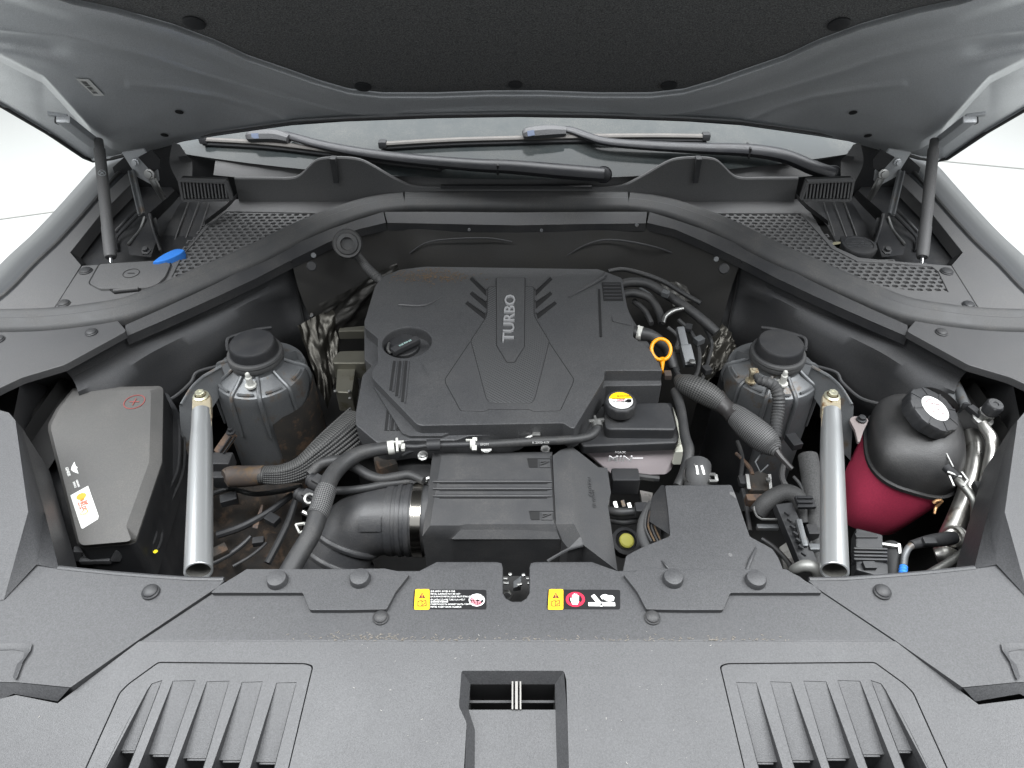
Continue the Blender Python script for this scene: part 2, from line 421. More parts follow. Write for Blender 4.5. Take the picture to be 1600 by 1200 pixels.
# outer skin with its folded hem
os_ = MB(); rr = hood_top([PH(u, -230, -.044) for u in us])
for k in range(9):
    t = k / 8; rr.append([PH(u, -230 + (interp(OUTF, u) + 230) * t, -.060 * (fo(u) if t > .9 else 1) - .012 * sstep(.9, 0, t)) for u in us])
for q_ in range(5): rr.append([PH(u, interp(INF, u) - 8 + (interp(OUTF, u) - interp(INF, u) + 8) * q_ / 4, (-.030 - .022 * q_ / 4) * fo(u)) for u in us])
for off, dv in ((-.046, 1), (-.05, -3), (-.07, -3)): rr.append([PH(u, interp(OUTF, u) + dv, off * fo(u)) for u in us])
os_.skin(rr); finish(os_, 'outer_skin', PAINTIN, hood, ang=60)
hem = MB()
hem.tube([(PH(u, interp(OUTF, u), -.050 * fo(u)), .0025 + .004 * fo(u)) for u in range(-260, 1875, 15)], n=8, sub=1); finish(hem, 'edge_hem', RUBBER, hood)
pad = MB()
top = [PH(u, -230 , -.006) for u in range(1674, -61, -30)]
prow = []
for off, dv in ((-.02, 1), (-.012, 0), (-.007, -4), (-.005, -12)): prow.append([PH(u, interp(PADF, u) + dv, off) for u in range(-60, 1675, 10)])
for k in range(1, 9): prow.append([PH(u, interp(PADF, u) - 12 - (interp(PADF, u) + 218) * k / 8, -.005) for u in range(-60, 1675, 10)])
prow += hood_top(prow[-1])[::-1][:4]
pad.skin(prow); finish(pad, 'insulation_pad', FELT, hood, ang=60)
def disc(mb, c, n_, r_, h, seg=20): mb.lathe(c, [(r_, 0), (r_, h * .6), (r_ * .8, h), (0, h)], seg, n_)
for (u, v, wd) in ((303, 35, 34), (1311, 37, 34), (567, 135, 26), (805, 132, 22), (1045, 133, 26)):
    c = PH(u, v, -.004); m_ = MB(); disc(m_, c, HN, px2m(wd, c) * .5, .004); finish(m_, 'pad_clip', DARK, hood)
for (u, v) in ((280, 175), (257, 211), (1333, 176), (1356, 212)):
    c = PH(u, v, relief(u, v) + .0015); m_ = MB(); disc(m_, c, HN, .0085, .0012); finish(m_, 'drain_hole_plug', RECESS, hood)
# part number sticker on the underside
st = MB(); q = [PH(u, v, relief(u, v) + .002) for u, v in ((118, 123), (139, 124), (163, 149), (146, 149))]
st.plate(q, .0006); s_ = finish(st, 'part_sticker', PAPER, hood)
bm_ = MB()
for k in range(15):
    if k in (6, 11): continue
    t0 = .12 + .76 * k / 15; t1 = t0 + (.030 if k % 3 else .018)
    def on(s, t): return (q[0].lerp(q[3], t)).lerp(q[1].lerp(q[2], t), s) + HN * .0008
    bm_.poly([on(.2, t0), on(.62, t0), on(.62, t1), on(.2, t1)])
finish(bm_, 'barcode', BLACKLBL, s_, flat=True)

# ================================================================== windscreen, cowl and wipers
def yb(x): return 1.63 + .2 * x * x
SL = math.tan(R(28))
def PG(u, v, off=0):            # a point on the curved windscreen
    d = ray(u, v); a, b = .6, 8.0
    f = lambda t: (CAM + d * t).z - (1.07 + ((CAM + d * t).y - yb(d.x * t)) * SL + off)
    for _ in range(50):
        m = (a + b) / 2
        if f(m) > 0: a = m
        else: b = m
    return CAM + d * a
g = MB(); rows = []
for k in range(9):
    s = -.03 + 1.0 * k / 8; rows.append([Vector((x, yb(x) + s, 1.07 + s * SL)) for x in [-.94 + .047 * i for i in range(41)]])
g.skin(rows); ws = finish(g, 'windshield', GLASSM, ang=60); tag(ws, 'dusty grey windscreen glass behind the wipers, under the open bonnet', 'windshield')

cowl = thing('cowl_panel', 'black plastic scuttle panel with wavy upright rim below the windscreen', 'cowl panel', P(807, 312, 1.0))
# shelf behind the rubber seal, with two mesh openings
SEALL = [(-60, 500), (0, 498), (68, 496), (135, 489), (200, 477), (264, 452), (337, 420), (400, 392), (460, 362), (500, 344), (530, 333), (564, 322), (597, 315), (631, 311)]
MESHL = [(354, 330), (508, 333), (462, 352), (400, 383), (337, 410), (298, 432), (268, 433), (285, 399), (327, 352)]
MESHR = [(1111, 333), (1251, 333), (1276, 361), (1300, 388), (1340, 408), (1400, 411), (1456, 416), (1466, 424), (1482, 456), (1420, 453), (1364, 444), (1320, 431), (1277, 410), (1214, 383), (1152, 352)]
def MR(l): return [(1614 - u, v) for u, v in l]
shL = [(366, 311), (540, 313), (600, 314), (600, 322), (540, 332), (500, 346), (455, 366), (400, 394), (337, 423), (262, 456), (200, 480), (135, 494), (70, 500), (86, 478), (128, 415), (190, 411), (252, 407), (285, 397), (318, 355), (354, 323)]
shR = [(1248, 311), (1074, 313), (1014, 314), (1014, 322), (1074, 332), (1114, 346), (1159, 366), (1214, 394), (1277, 423), (1352, 456), (1414, 480), (1479, 494), (1544, 500), (1528, 478), (1487, 415), (1400, 408), (1342, 402), (1306, 386), (1288, 366), (1262, 324)]
for sh, ms in ((shL, MESHL), (shR, MESHR)):
    a = MB(); a.plate(pts(sh, 1.0), .012, [pts(ms, 1.0)], b=.0015); finish(a, 'scuttle_shelf', COVER2, cowl)
    c0 = MB(); c0.poly(pts(ms, .93)); finish(c0, 'intake_cavity', VOID, cowl)
    # the mesh: staggered oblong openings as real geometry
    poly2 = [(p.x, p.y) for p in pts(ms, .997)]
    def inside(x, y):
        r_ = False; n = len(poly2)
        for i in range(n):
            (x1, y1), (x2, y2) = poly2[i - 1], poly2[i]
            if (y1 > y) != (y2 > y) and x < (x2 - x1) * (y - y1) / (y2 - y1) + x1: r_ = not r_
        return r_
    pw, ph = .0180, .0132; hw, hh = .0069, .0045; mm = MB(); zt = .9975
    x0, x1 = min(q[0] for q in poly2), max(q[0] for q in poly2); y0, y1 = min(q[1] for q in poly2), max(q[1] for q in poly2)
    for j in range(int((y1 - y0) / ph) + 3):
        for i in range(int((x1 - x0) / pw) + 3):
            cx = x0 + (i + (.5 if j % 2 else 0)) * pw - pw * .5; cy = y0 + j * ph - ph * .5
            if not any(inside(cx + a * pw * .6, cy + b_ * ph * .6) for a, b_ in ((0, 0), (1, 0), (-1, 0), (0, 1), (0, -1))): continue
            o_ = [(-.5, -.5), (0, -.5), (.5, -.5), (.5, 0), (.5, .5), (0, .5), (-.5, .5), (-.5, 0)]
            hq = [(-.62, -1), (0, -1), (.62, -1), (1, 0), (.62, 1), (0, 1), (-.62, 1), (-1, 0)]
            vv = [Vector((cx + a * pw, cy + b_ * ph, zt)) for a, b_ in o_] + [Vector((cx + a * hw, cy + b_ * hh, zt)) for a, b_ in hq] + [Vector((cx + a * hw, cy + b_ * hh, zt - .006)) for a, b_ in hq]
            mm.add(vv, [(k, (k + 1) % 8, 8 + (k + 1) % 8, 8 + k) for k in range(8)] + [(8 + k, 8 + (k + 1) % 8, 16 + (k + 1) % 8, 16 + k) for k in range(8)])
    o = finish(mm, 'mesh_grille', COVER2, cowl, flat=True)
# upright wavy rim
WAVEL = [(366, 278), (420, 278), (455, 278), (470, 272), (484, 258), (496, 249), (515, 246), (540, 246), (562, 249), (580, 257), (597, 267), (620, 280), (641, 289), (665, 292), (690, 292), (750, 291), (807, 291)]
WAVE = full(SM(WAVEL, 3)); rim = MB(); BY = 1.605
topr = [PY(u, v, BY) for u, v in WAVE]; th = Vector((0, .006, 0))
rim.skin([[Vector((p.x, BY - .012, .99)) for p in topr], [p - Vector((0, .0, .003)) + Vector((0, -.001, 0)) for p in topr], [p + th * .3 for p in topr], [p + th for p in topr], [Vector((p.x, BY + .006, .99)) for p in topr]])
finish(rim, 'upright_rim', COVER2, cowl, ang=30)
up = MB()      # panel between rim and glass
up.skin([[Vector((x, BY + .006 + .12 * x * x, 1.012 + .02 * abs(x))) for x in [-.74 + .074 * i for i in range(21)]], [Vector((x, yb(x) + .006, 1.068)) for x in [-.74 + .074 * i for i in range(21)]]])
finish(up, 'upper_tray', COVER2, cowl)
lip = MB(); lip.box(PY(807, 290, BY) + Vector((0, -.004, 0)), (px2m(236, PY(807, 290, BY)), .012, .006), ch=.001); finish(lip, 'centre_lip', BLACKP, cowl)
for u in (521, 1091):
    c = PY(u, 250, BY - .004); t_ = MB(); t_.box(c, (.014, .020, .014), ch=.003); t_.bar(c + Vector((0, -.006, 0)), c + Vector((0, -.010, -.052)), .013, .006, (0, 1, 0), .002); finish(t_, 'rim_clip', BLACKP, cowl)

def wiper(name, label, armpx, bladepx, pivot, headpx, joint):
    t = thing(name, label, 'windscreen wiper', PG(*pivot), 'windscreen wipers')
    a = MB(); path = []
    for (u, v, wd, off) in armpx:
        p = PG(u, v, off); path.append((p, px2m(wd, p) / 2))
    a.tube(path, n=10, sub=6, flat=.8); finish(a, 'arm', ARMPL, t)
    j_ = MB(); p = PG(*joint); j_.bar(p - Vector((.003, 0, 0)), p + Vector((.003, 0, 0)), .036, .026, (0, 0, 1), .003); finish(j_, 'arm_joint', RECESS, t)
    p = PG(pivot[0], pivot[1], .03); n_ = (CAM - p).normalized(); c = MB(); rr_ = px2m(27, p) / 2
    c.lathe(p - n_ * .004, [(rr_, -.012), (rr_, .004), (rr_ * .93, .007), (rr_ * .86, .006), (rr_ * .82, .009), (rr_ * .5, .013), (0, .014)], 24, n_); finish(c, 'pivot_cap', ARMPL, t)
    b = MB(); path = [(PG(u, v, .018), .0075) for u, v in bladepx]; b.tube(path, n=8, sub=5, flat=.7); bl = finish(b, 'blade', BLADE, t)
    b2 = MB(); path = [(PG(u, v + 6, .008), .006) for u, v in bladepx]; b2.tube(path, n=8, sub=5); finish(b2, 'rubber_edge', DARK, t)
    h = MB(); hp = [PG(u, v, .030) for u, v in headpx]
    h.tube([(hp[0], .010), (hp[0].lerp(hp[1], .3), .0165), (hp[1], .018), (hp[2], .018), (hp[3], .013)], n=8, sub=3, flat=.8); hd_ = finish(h, 'blade_holder', COVER, t, ang=30)
    h = MB(); d_ = (hp[2] - hp[0]).normalized(); vn = (CAM - hp[1]).normalized(); h.bar(hp[0].lerp(hp[1], .4) + vn * .0165, hp[1] + vn * .018, .012, .002, vn); finish(h, 'holder_badge', mat('blue_grey_badge', (.10, .12, .17), .4), hd_)
    for u, v in (bladepx[0], bladepx[-1]):
        q = PG(u, v, .018); e = MB(); e.box(q, (.02, .02, .018), ch=.005); finish(e, 'end_cap', DARK, t)
    return t
wiper('wiper', 'long black wiper whose round pivot sits at the centre of the scuttle', [(943, 273, 27, .03), (880, 268, 28, .03), (800, 261, 26, .03), (740, 258, 24, .028), (640, 249, 21, .026), (560, 238, 19, .026), (500, 226, 17, .026), (468, 217, 16, .028), (446, 211, 15, .024)],
      [(318, 218), (420, 224), (520, 236), (600, 248), (690, 258)], (943, 273), [(386, 213), (404, 212), (432, 212), (452, 217)], (778, 261, .028))
wiper('wiper', 'wiper with raised hooked holder on the glass, pivot beside the washer filler cap', [(1301, 272, 26, .03), (1270, 262, 27, .03), (1225, 244, 26, .03), (1171, 235, 24, .028), (1100, 232, 21, .026), (1020, 228, 18, .026), (950, 222, 16, .028), (918, 213, 15, .028), (893, 204, 14, .026), (872, 202, 12, .024)],
      [(598, 225), (700, 219), (800, 216), (920, 213), (1020, 212), (1103, 213)], (1301, 272), [(817, 210), (835, 207), (860, 205), (884, 205)], (1169, 235, .028))

# comb bracket + drain tray at both ends of the scuttle
def scuttle_end(m):
    t = thing('drain_tray', side(m, 'dark plastic drain tray with a comb of slats above the blue bottle cap', 'dark plastic drain tray with a comb of slats above the washer filler cap'), 'drain tray', P(300, 340, 1.0), 'scuttle drain trays')
    Yc = PY(320, 310, 1.5).y; a = MB(); Y0 = 1.545
    a.plate([PY(u, v, Y0) for u, v in ((281, 281), (352, 284), (361, 311), (287, 312))], .02, d=Vector((0, 1, 0))); finish(a, 'comb_plate', RECESS, t)
    f = MB()
    for k in range(13):
        u0 = 286 + 5.4 * k; f.bar(PY(u0 + 1, 284, Y0 - .004), PY(u0 + 4.5, 309, Y0 - .010), .0038, .010, (0, 1, 0), .0008)
    fr = [PY(u, v, Y0 - .006) for u, v in ((281, 281), (353, 284), (362, 311), (287, 312))]
    for i in range(4): f.bar(fr[i], fr[(i + 1) % 4], .006, .012, (0, 1, 0), .001)
    finish(f, 'comb_slats', COVER2, t)['kind'] = 'stuff'
    b = MB(); b.skin([pts([(283, 314, 1.0), (325, 315, 1.0), (362, 314, 1.0)]), pts([(258, 360, .97), (300, 362, .97), (322, 352, .975)]), pts([(240, 404, .94), (275, 406, .94), (300, 396, .95)])], sub=3); finish(b, 'tray', BLACKP, t)
    for (u0, v0, u1, v1) in ((295, 315, 266, 396), (311, 316, 284, 392), (327, 316, 304, 388)):
        r_ = MB(); r_.bar(P(u0, v0, 1.003), P(u1, v1, .95), .0025, .004, ch=.0005); finish(r_, 'tray_rib', COVER2, t)
    w_ = MB(); w_.skin([pts([(370, 302, 1.04), (355, 318, 1.035), (320, 345, 1.02)]), pts([(369, 311, 1.02), (354, 327, 1.015), (320, 352, 1.0)])]); finish(w_, 'side_flap', BLACKP, t)
    w2 = MB(); w2.skin([pts([(274, 297, 1.05), (262, 308, 1.04), (233, 333, 1.02), (246, 372, 1.0), (252, 394, .98)]), pts([(281, 306, 1.02), (267, 322, 1.0), (243, 346, .98), (252, 380, .96), (258, 396, .94)])]); finish(w2, 'outer_flap', BLACKP, t)
    pb = MB(); pb.plate([PY(u, v, 1.735) for u, v in ((176, 262), (205, 236), (262, 222), (290, 240), (330, 250), (385, 256), (385, 335), (200, 340))], .01, d=Vector((0, 1, 0))); finish(pb, 'pillar_base', DARK, t)
    e = MB(); e.skin([pts([(270, 222, 1.13), (265, 246, 1.10), (267, 262, 1.08), (278, 284, 1.05)]), pts([(281, 226, 1.13), (292, 243, 1.11), (300, 252, 1.08), (300, 282, 1.045)])], sub=3); finish(e, 'end_panel', COVER2, t)
both(scuttle_end)

# ================================================================== fenders and side plastics
def fender(m):
    t = thing('fender', side(m, 'grey painted fender edge beside the blue bottle cap', 'grey painted fender edge beside the washer filler cap'), 'fender', P(60, 400, 1.0), 'front fenders')
    E = [(-330, 760), (-180, 610), (-70, 500), (0, 447), (44, 402), (82, 366), (118, 327), (150, 290), (178, 258), (206, 236)]
    def row(du, dv, z, dx=0): return [P(u + du, v + dv, z) - Vector(((-dx if MIR else dx), 0, 0)) for u, v in E]
    s = MB(); s.skin([row(-6, 0, .70, .05), row(-4, 0, .93, .025), row(0, 0, .985), row(4, 5, 1.0), row(9, 10, 1.004), row(14, 17, 1.0), row(24, 26, .985)], sub=4)
    finish(s, 'fender_panel', PAINT, t, ang=60)
    sx = -1 if not m else 1
    ap = MB(); ap.poly([Vector((sx * x, y, z)) for x, y, z in ((.80, .1, .90), (1.03, .1, .90), (1.02, .9, .90), (.92, 1.3, .90), (.80, 1.3, .90))]); finish(ap, 'inner_apron', VOID, t)
    r_ = MB(); r_.tube([(u + 8, v + 12, 1.004, 7) for u, v in E], n=8, sub=4); finish(r_, 'edge_seal', RUBBER, t)
    tr = thing('fender_trim', side(m, 'light plastic trim strip along the fender by the battery terminal cover', 'light plastic trim strip along the fender by the washer filler cap'), 'fender trim', P(60, 450, 1.0), 'fender trims')
    s = MB(); s.plate(pts([(-60, 512), (2, 462), (50, 416), (98, 372), (160, 306), (200, 268), (206, 286), (156, 336), (110, 394), (127, 414), (86, 479), (70, 497), (0, 502), (-60, 514)], 1.002), .03, b=.002); finish(s, 'trim_strip', COVER2, tr)
    wl = MB(); wl.plate(pts([(212, 270), (156, 330), (108, 394), (126, 418), (260, 412), (300, 398), (300, 330), (268, 292)], .965), .02); finish(wl, 'fender_well', BLACKP, tr)
    wl = MB(); wl.skin([pts([(204, 284, 1.0), (156, 334, 1.0), (110, 392, 1.0), (127, 414, 1.0)]), pts([(212, 286, .965), (164, 336, .965), (118, 392, .965), (134, 412, .965)])]); finish(wl, 'well_wall', BLACKP, tr)
    # raised ribs of the inner well
    for path in ([(180, 362, .97, 5), (196, 345, .985, 5), (214, 327, .985, 5)], [(183, 392, .97, 5), (182, 372, .975, 5), (200, 352, .985, 5), (218, 334, .985, 5)]):
        q = MB(); q.tube(path, n=8); finish(q, 'well_bead', BLACKP, tr)
both(fender)

def clip(parent, u, v, z, wd=26, h=.006, mt=None, dome=True):
    c = P(u, v, z); r_ = px2m(wd, c) / 2; a = MB()
    a.lathe(c, [(r_, -.002), (r_, h * .35), (r_ * .86, h * .5), (r_ * .84, h * .75), (r_ * .66, h), (r_ * .3, h * 1.1), (0, h * 1.12)], 24)
    return finish(a, 'push_clip', mt or BLACKP, parent)
clip(cowl, 134, 424, 1.0, 20); clip(cowl, 100, 475, 1.0, 19); clip(cowl, 1479, 425, 1.0, 20); clip(cowl, 1513, 477, 1.0, 19)

# battery terminal lid
bl = thing('battery_terminal_lid', 'plastic lid with a minus sign beside the mesh grille', 'battery cover', P(205, 430, 1.0))
LID = roundpoly([(156, 412), (243, 407), (267, 411), (258, 432), (245, 444), (230, 449), (156, 451), (139, 442)], 4)
def grow(poly, z, g_):
    q = pts(poly, z); n = len(q); A = sum(q[i - 1].x * q[i].y - q[i].x * q[i - 1].y for i in range(n)); sg = -1 if A > 0 else 1
    return [q[i] + Vector((-(q[(i + 1) % n] - q[i - 1]).y, (q[(i + 1) % n] - q[i - 1]).x, 0)).normalized() * sg * g_ for i in range(n)]
a = MB(); a.plate(grow(LID, 1.002, .0022), .002); finish(a, 'lid_gap', RECESS, bl)
a = MB(); a.plate(pts(LID, 1.006), .006, b=.0015); lid = finish(a, 'lid', COVER2, bl)
a = MB(); c = P(205, 427, 1.0065); a.lathe(c, [(.0165, 0), (.0165, .0006), (.0155, .0006), (.0155, 0)], 40); a.box(c + Vector((0, 0, .0004)), (.014, .0015, .0008)); finish(a, 'minus_sign', RECESS, bl)
a = MB(); a.plate(pts([(170, 451), (224, 447), (216, 453), (178, 457)], 1.0045), .004); finish(a, 'latch_gap', RECESS, bl)
a = MB(); a.bar(P(177, 454, 1.006), P(216, 450.5, 1.006), .006, .004, ch=.001); finish(a, 'latch', COVER2, bl)
cp = MB(); cp.plate(pts(SM([(238, 409), (248, 401), (262, 393), (277, 388), (288, 390), (280, 397), (262, 405), (246, 409)], 3), 1.012), .02, b=.003); o = finish(cp, 'bottle_cap', BLUE); tag(o, 'bright blue plastic cap edge peeking out beside the mesh grille', 'cap')
# washer filler
wf = thing('washer_filler', 'black round washer filler cap beside the mesh grille', 'filler cap', P(1342, 392, .98))
c = P(1342, 384, 1.0); a = MB(); a.lathe(c, [(.034, -.035), (.034, -.012), (.037, -.010), (.038, 0), (.036, .004), (.030, .005), (.029, .003), (0, .003)], 36, mod=lambda a_, r_, h: 1 + (.012 * math.cos(a_ * 14) if r_ > .0365 else 0)); finish(a, 'cap', BLACKP, wf)
a = MB()
for k, s_ in enumerate(('WARNING', 'WASHER FLUID ONLY', 'SEE OWNERS MANUAL')): a.text(s_, c + Vector((0, .012 - .010 * k, .0034)), (1, 0, 0), (0, 1, 0), .0055, .0004)
finish(a, 'moulded_text', CAST, wf, flat=True)
a = MB(); a.lathe(P(1322, 396, .965), [(.05, -.02), (.05, 0), (.034, .004)], 30); finish(a, 'filler_neck', mat('neck_cream', (.30, .28, .19), .5), wf)

# ================================================================== the big rubber seal and the flange below it
seal = thing('weather_seal', 'long black rubber seal arching across the bay in front of the scuttle', 'rubber seal', P(807, 312, 1.0))
SL_ = SEALL; SF = SL_ + [(740, 311), (807, 311)]; SFU = SF + [(1614 - u, v) for u, v in reversed(SF[:-1])]
def band(lst, prof, name, mt, parent):
    ctr = catmull([P(u, v, 1.012) for u, v in lst], 5); rows = [[] for _ in prof]; N = len(ctr)
    for i in range(N):
        T = (ctr[min(i + 1, N - 1)] - ctr[max(i - 1, 0)]); T.z = 0; T.normalize(); nrm = Vector((T.y, -T.x, 0))
        if nrm.y > 0: nrm = -nrm                     # towards the engine
        for k, (o_, h) in enumerate(prof): rows[k].append(ctr[i] + nrm * o_ + Vector((0, 0, h)))
    s = MB(); s.skin(rows); return finish(s, name, mt, parent, ang=32)
PROF = [(-.021, -.014), (-.023, .002), (-.020, .008), (-.015, .0105), (-.010, .0105), (-.006, .0085), (.003, .0045), (.005, .0052), (.020, -.003), (.0245, -.007), (.027, -.014), (.026, -.028)]
iL = [q for q in SFU if q[0] <= 632]; iR = [q for q in SFU if q[0] >= 982]; iM = [q for q in SFU if 631 <= q[0] <= 983]
band(iL, PROF, 'seal_section', RUBBER, seal); band(iR, PROF, 'seal_section', RUBBER, seal)
o_ = band([(633, 311), (740, 310), (807, 310), (874, 310), (981, 311)], [(a, b + .0006) for a, b in PROF], 'seal_section', RUBBER, seal)
FLT = [(196, 508), (250, 484), (300, 461), (340, 442), (400, 411), (450, 386), (516, 358), (560, 343), (599, 331), (700, 331), (807, 332)]
FLB = [(196, 526), (250, 503), (300, 481), (340, 463), (400, 435), (450, 409), (516, 377), (560, 358), (603, 348), (700, 350), (807, 352)]
FLTf, FLBf = full(FLT), full(FLB)
fg = thing('bulkhead_flange', 'narrow black flange running under the long rubber seal', 'body flange', P(807, 345, .98))
def flange(a, b):
    T = [P(u, v, 1.0) for u, v in FLTf[a:b]]; B = [P(u, v, .985) for u, v in FLBf[a:b]]; Dn = [p + Vector((0, 0, -.02)) for p in B]
    s = MB(); s.skin([T, B, Dn]); finish(s, 'flange_section', BLACKP, fg)
flange(0, 9); flange(12, 21)
s = MB(); fe = [P(u, v, .99) for u, v in [(-80, 520), (60, 516)] + FLTf + [(1554, 516), (1694, 520)]]
s.skin([fe, [Vector((p.x, p.y + .004, .90)) for p in fe], [Vector((p.x * .98, 1.80, .90)) for p in fe]]); finish(s, 'scuttle_floor', VOID, fg)
T = [P(u, v, 1.001) for u, v in [(601, 331), (700, 331), (807, 332), (914, 331), (1011, 331)]]; B = [P(u, v, .986) for u, v in [(605, 348), (700, 350), (807, 352), (914, 350), (1009, 349)]]
s = MB(); s.skin([T, B, [p + Vector((0, 0, -.02)) for p in B]]); finish(s, 'flange_section', BLACKP, fg)

# ================================================================== bulkhead and inner wheelhouse panels
bk = thing('bulkhead', 'dark insulated bulkhead wall behind the engine cover', 'bulkhead', P(807, 420, .8))
s = MB(); cols = [(455, 406), (500, 384), (550, 361), (603, 350), (660, 350), (735, 351), (807, 352)]; cols = cols + [(1614 - u, v) for u, v in reversed(cols[:-1])]
r0 = [P(u, v, .98) for u, v in cols]
def low(p, z, k): return Vector((p.x * (1 - .02 * k), p.y - .015 * k, z))
rows = [r0] + [[low(p, .98 - .06 * k, k) + Vector((0, -.02 * noise.noise(Vector((p.x * 7, k * .9, 3)))  - (.025 if k in (1, 2) and abs(p.x) < .3 else 0), 0)) for p in r0] for k in range(1, 8)]
s.skin(rows, sub=4); finish(s, 'insulation', mat('bulkhead_insulation', (.017, .0165, .0157), .75, speck=.7, dust=.22, dust_s=9, dust_col=(.07, .06, .045)), bk, ang=60)
for (u, v, wd) in ((490, 399, 9), (1119, 405, 9), (487, 416, 16), (1131, 420, 17), (486, 492, 8), (733, 359, 5), (846, 360, 5), (995, 352, 6)):
    p = PL(u, v, r0[0] + Vector((0, -.03, 0)), Vector((0, 1, .05))) if u < 600 else PL(u, v, r0[-1] + Vector((0, -.03, 0)), Vector((0, 1, .05)))
    if 600 < u < 1050: p = PY(u, v, r0[6].y - .03)
    m_ = MB(); disc(m_, p, (CAM - p).normalized(), px2m(wd, p) / 2, .006, 16); finish(m_, 'stud_cap', DARK if wd > 10 else CAST, bk)
m_ = MB(); m_.tube([(PY(u, v, r0[6].y - .034), .0022) for u, v in ((868, 412), (890, 397), (915, 383), (945, 375), (985, 378), (1030, 388), (1062, 400))], n=6); m_.tube([(PY(u, v, r0[6].y - .034), .0018) for u, v in ((640, 396), (665, 380), (700, 374), (760, 372), (800, 378))], n=6); finish(m_, 'pressed_bead', WHM, bk)
# grommet with its corrugated cable
gr = thing('cable_grommet', 'round rubber grommet with a corrugated cable running to the engine', 'grommet', PY(543, 383, 1.36))
c = PY(543, 381, 1.375); n_ = Vector((.1, -.8, .5)).normalized(); a = MB(); a.lathe(c, [(.030, -.02), (.032, 0), (.029, .005), (.024, .004), (.022, .008), (.014, .010), (.013, .002), (.0, .001)], 30, n_); finish(a, 'grommet_ring', RUBBER, gr)
a = MB(); a.tube([(545, 386, .96, 12), (558, 400, .96, 13), (575, 420, .96, 14), (592, 436, .955, 15), (606, 446, .94, 14)], n=10, corr=(.006, .09)); finish(a, 'corrugated_cable', RUBBER, gr)

def wheelhouse(m):
    t = thing('wheelhouse_panel', side(m, 'smooth dark inner panel behind the strut mount near the fuse box', 'smooth dark inner panel behind the strut mount near the red coolant tank'), 'inner fender panel', P(330, 560, .8), 'inner wheelhouse panels')
    s = MB()
    r0 = [(96, 573, .985), (150, 545, .985), (200, 524, .985), (260, 499, .985), (340, 463, .985), (400, 435, .985), (430, 420, .985), (456, 406, .985), (478, 396, .985)]
    r1 = [(112, 590, .95), (170, 560, .95), (215, 538, .95), (275, 512, .945), (345, 484, .945), (400, 457, .945), (432, 440, .94), (459, 426, .94), (488, 416, .935)]
    r2 = [(122, 612, .945), (180, 586, .945), (235, 552, .946), (290, 524, .946), (352, 492, .948), (402, 466, .945), (436, 458, .92), (462, 450, .90), (494, 442, .895)]
    r3 = [(130, 650, .88), (190, 640, .88), (250, 590, .88), (305, 562, .89), (360, 530, .90), (408, 496, .895), (444, 478, .87), (468, 476, .86), (498, 472, .855)]
    r4 = [(136, 700, .80), (200, 690, .80), (262, 640, .80), (315, 606, .81), (366, 570, .82), (414, 545, .82), (450, 530, .80), (476, 520, .80), (502, 516, .80)]
    r5 = [(140, 750, .6), (205, 740, .6), (270, 700, .6), (320, 660, .6), (370, 640, .6), (420, 620, .6), (460, 600, .6), (490, 590, .6), (512, 586, .6)]
    s.skin([pts(r) for r in (r0, r1, r2, r3, r4, r5)], sub=5); finish(s, 'inner_panel', WHM, t, ang=70)
    q = MB(); q.tube([(454, 407, .985, 4), (460, 425, .945, 4), (464, 450, .905, 4), (470, 478, .865, 4), (478, 520, .81, 4)], n=6); finish(q, 'panel_seam', RECESS, t)
    q = MB(); q.tube([(356, 548, .90, 6), (356, 530, .915, 6), (372, 523, .915, 6), (402, 515, .915, 6), (424, 512, .91, 6)], n=8); finish(q, 'gasket_bead', DARK, t)
    q = MB(); q.tube([(348, 566, .88, 6), (340, 572, .88, 6), (308, 582, .88, 6), (298, 598, .87, 6), (270, 622, .86, 6), (236, 632, .86, 6)], n=8); finish(q, 'gasket_bead', DARK, t)
both(wheelhouse)
mirror(False)
q = MB(); c = P(1473, 588, .86); q.lathe(c, [(.05, -.02), (.052, 0), (.048, .004), (.040, -.004), (.0, -.012)], 36, (-.75, -.3, .55)); o = finish(q, 'round_plug', DARK); tag(o, 'large round black plug in the inner panel behind the red coolant tank', 'plug')
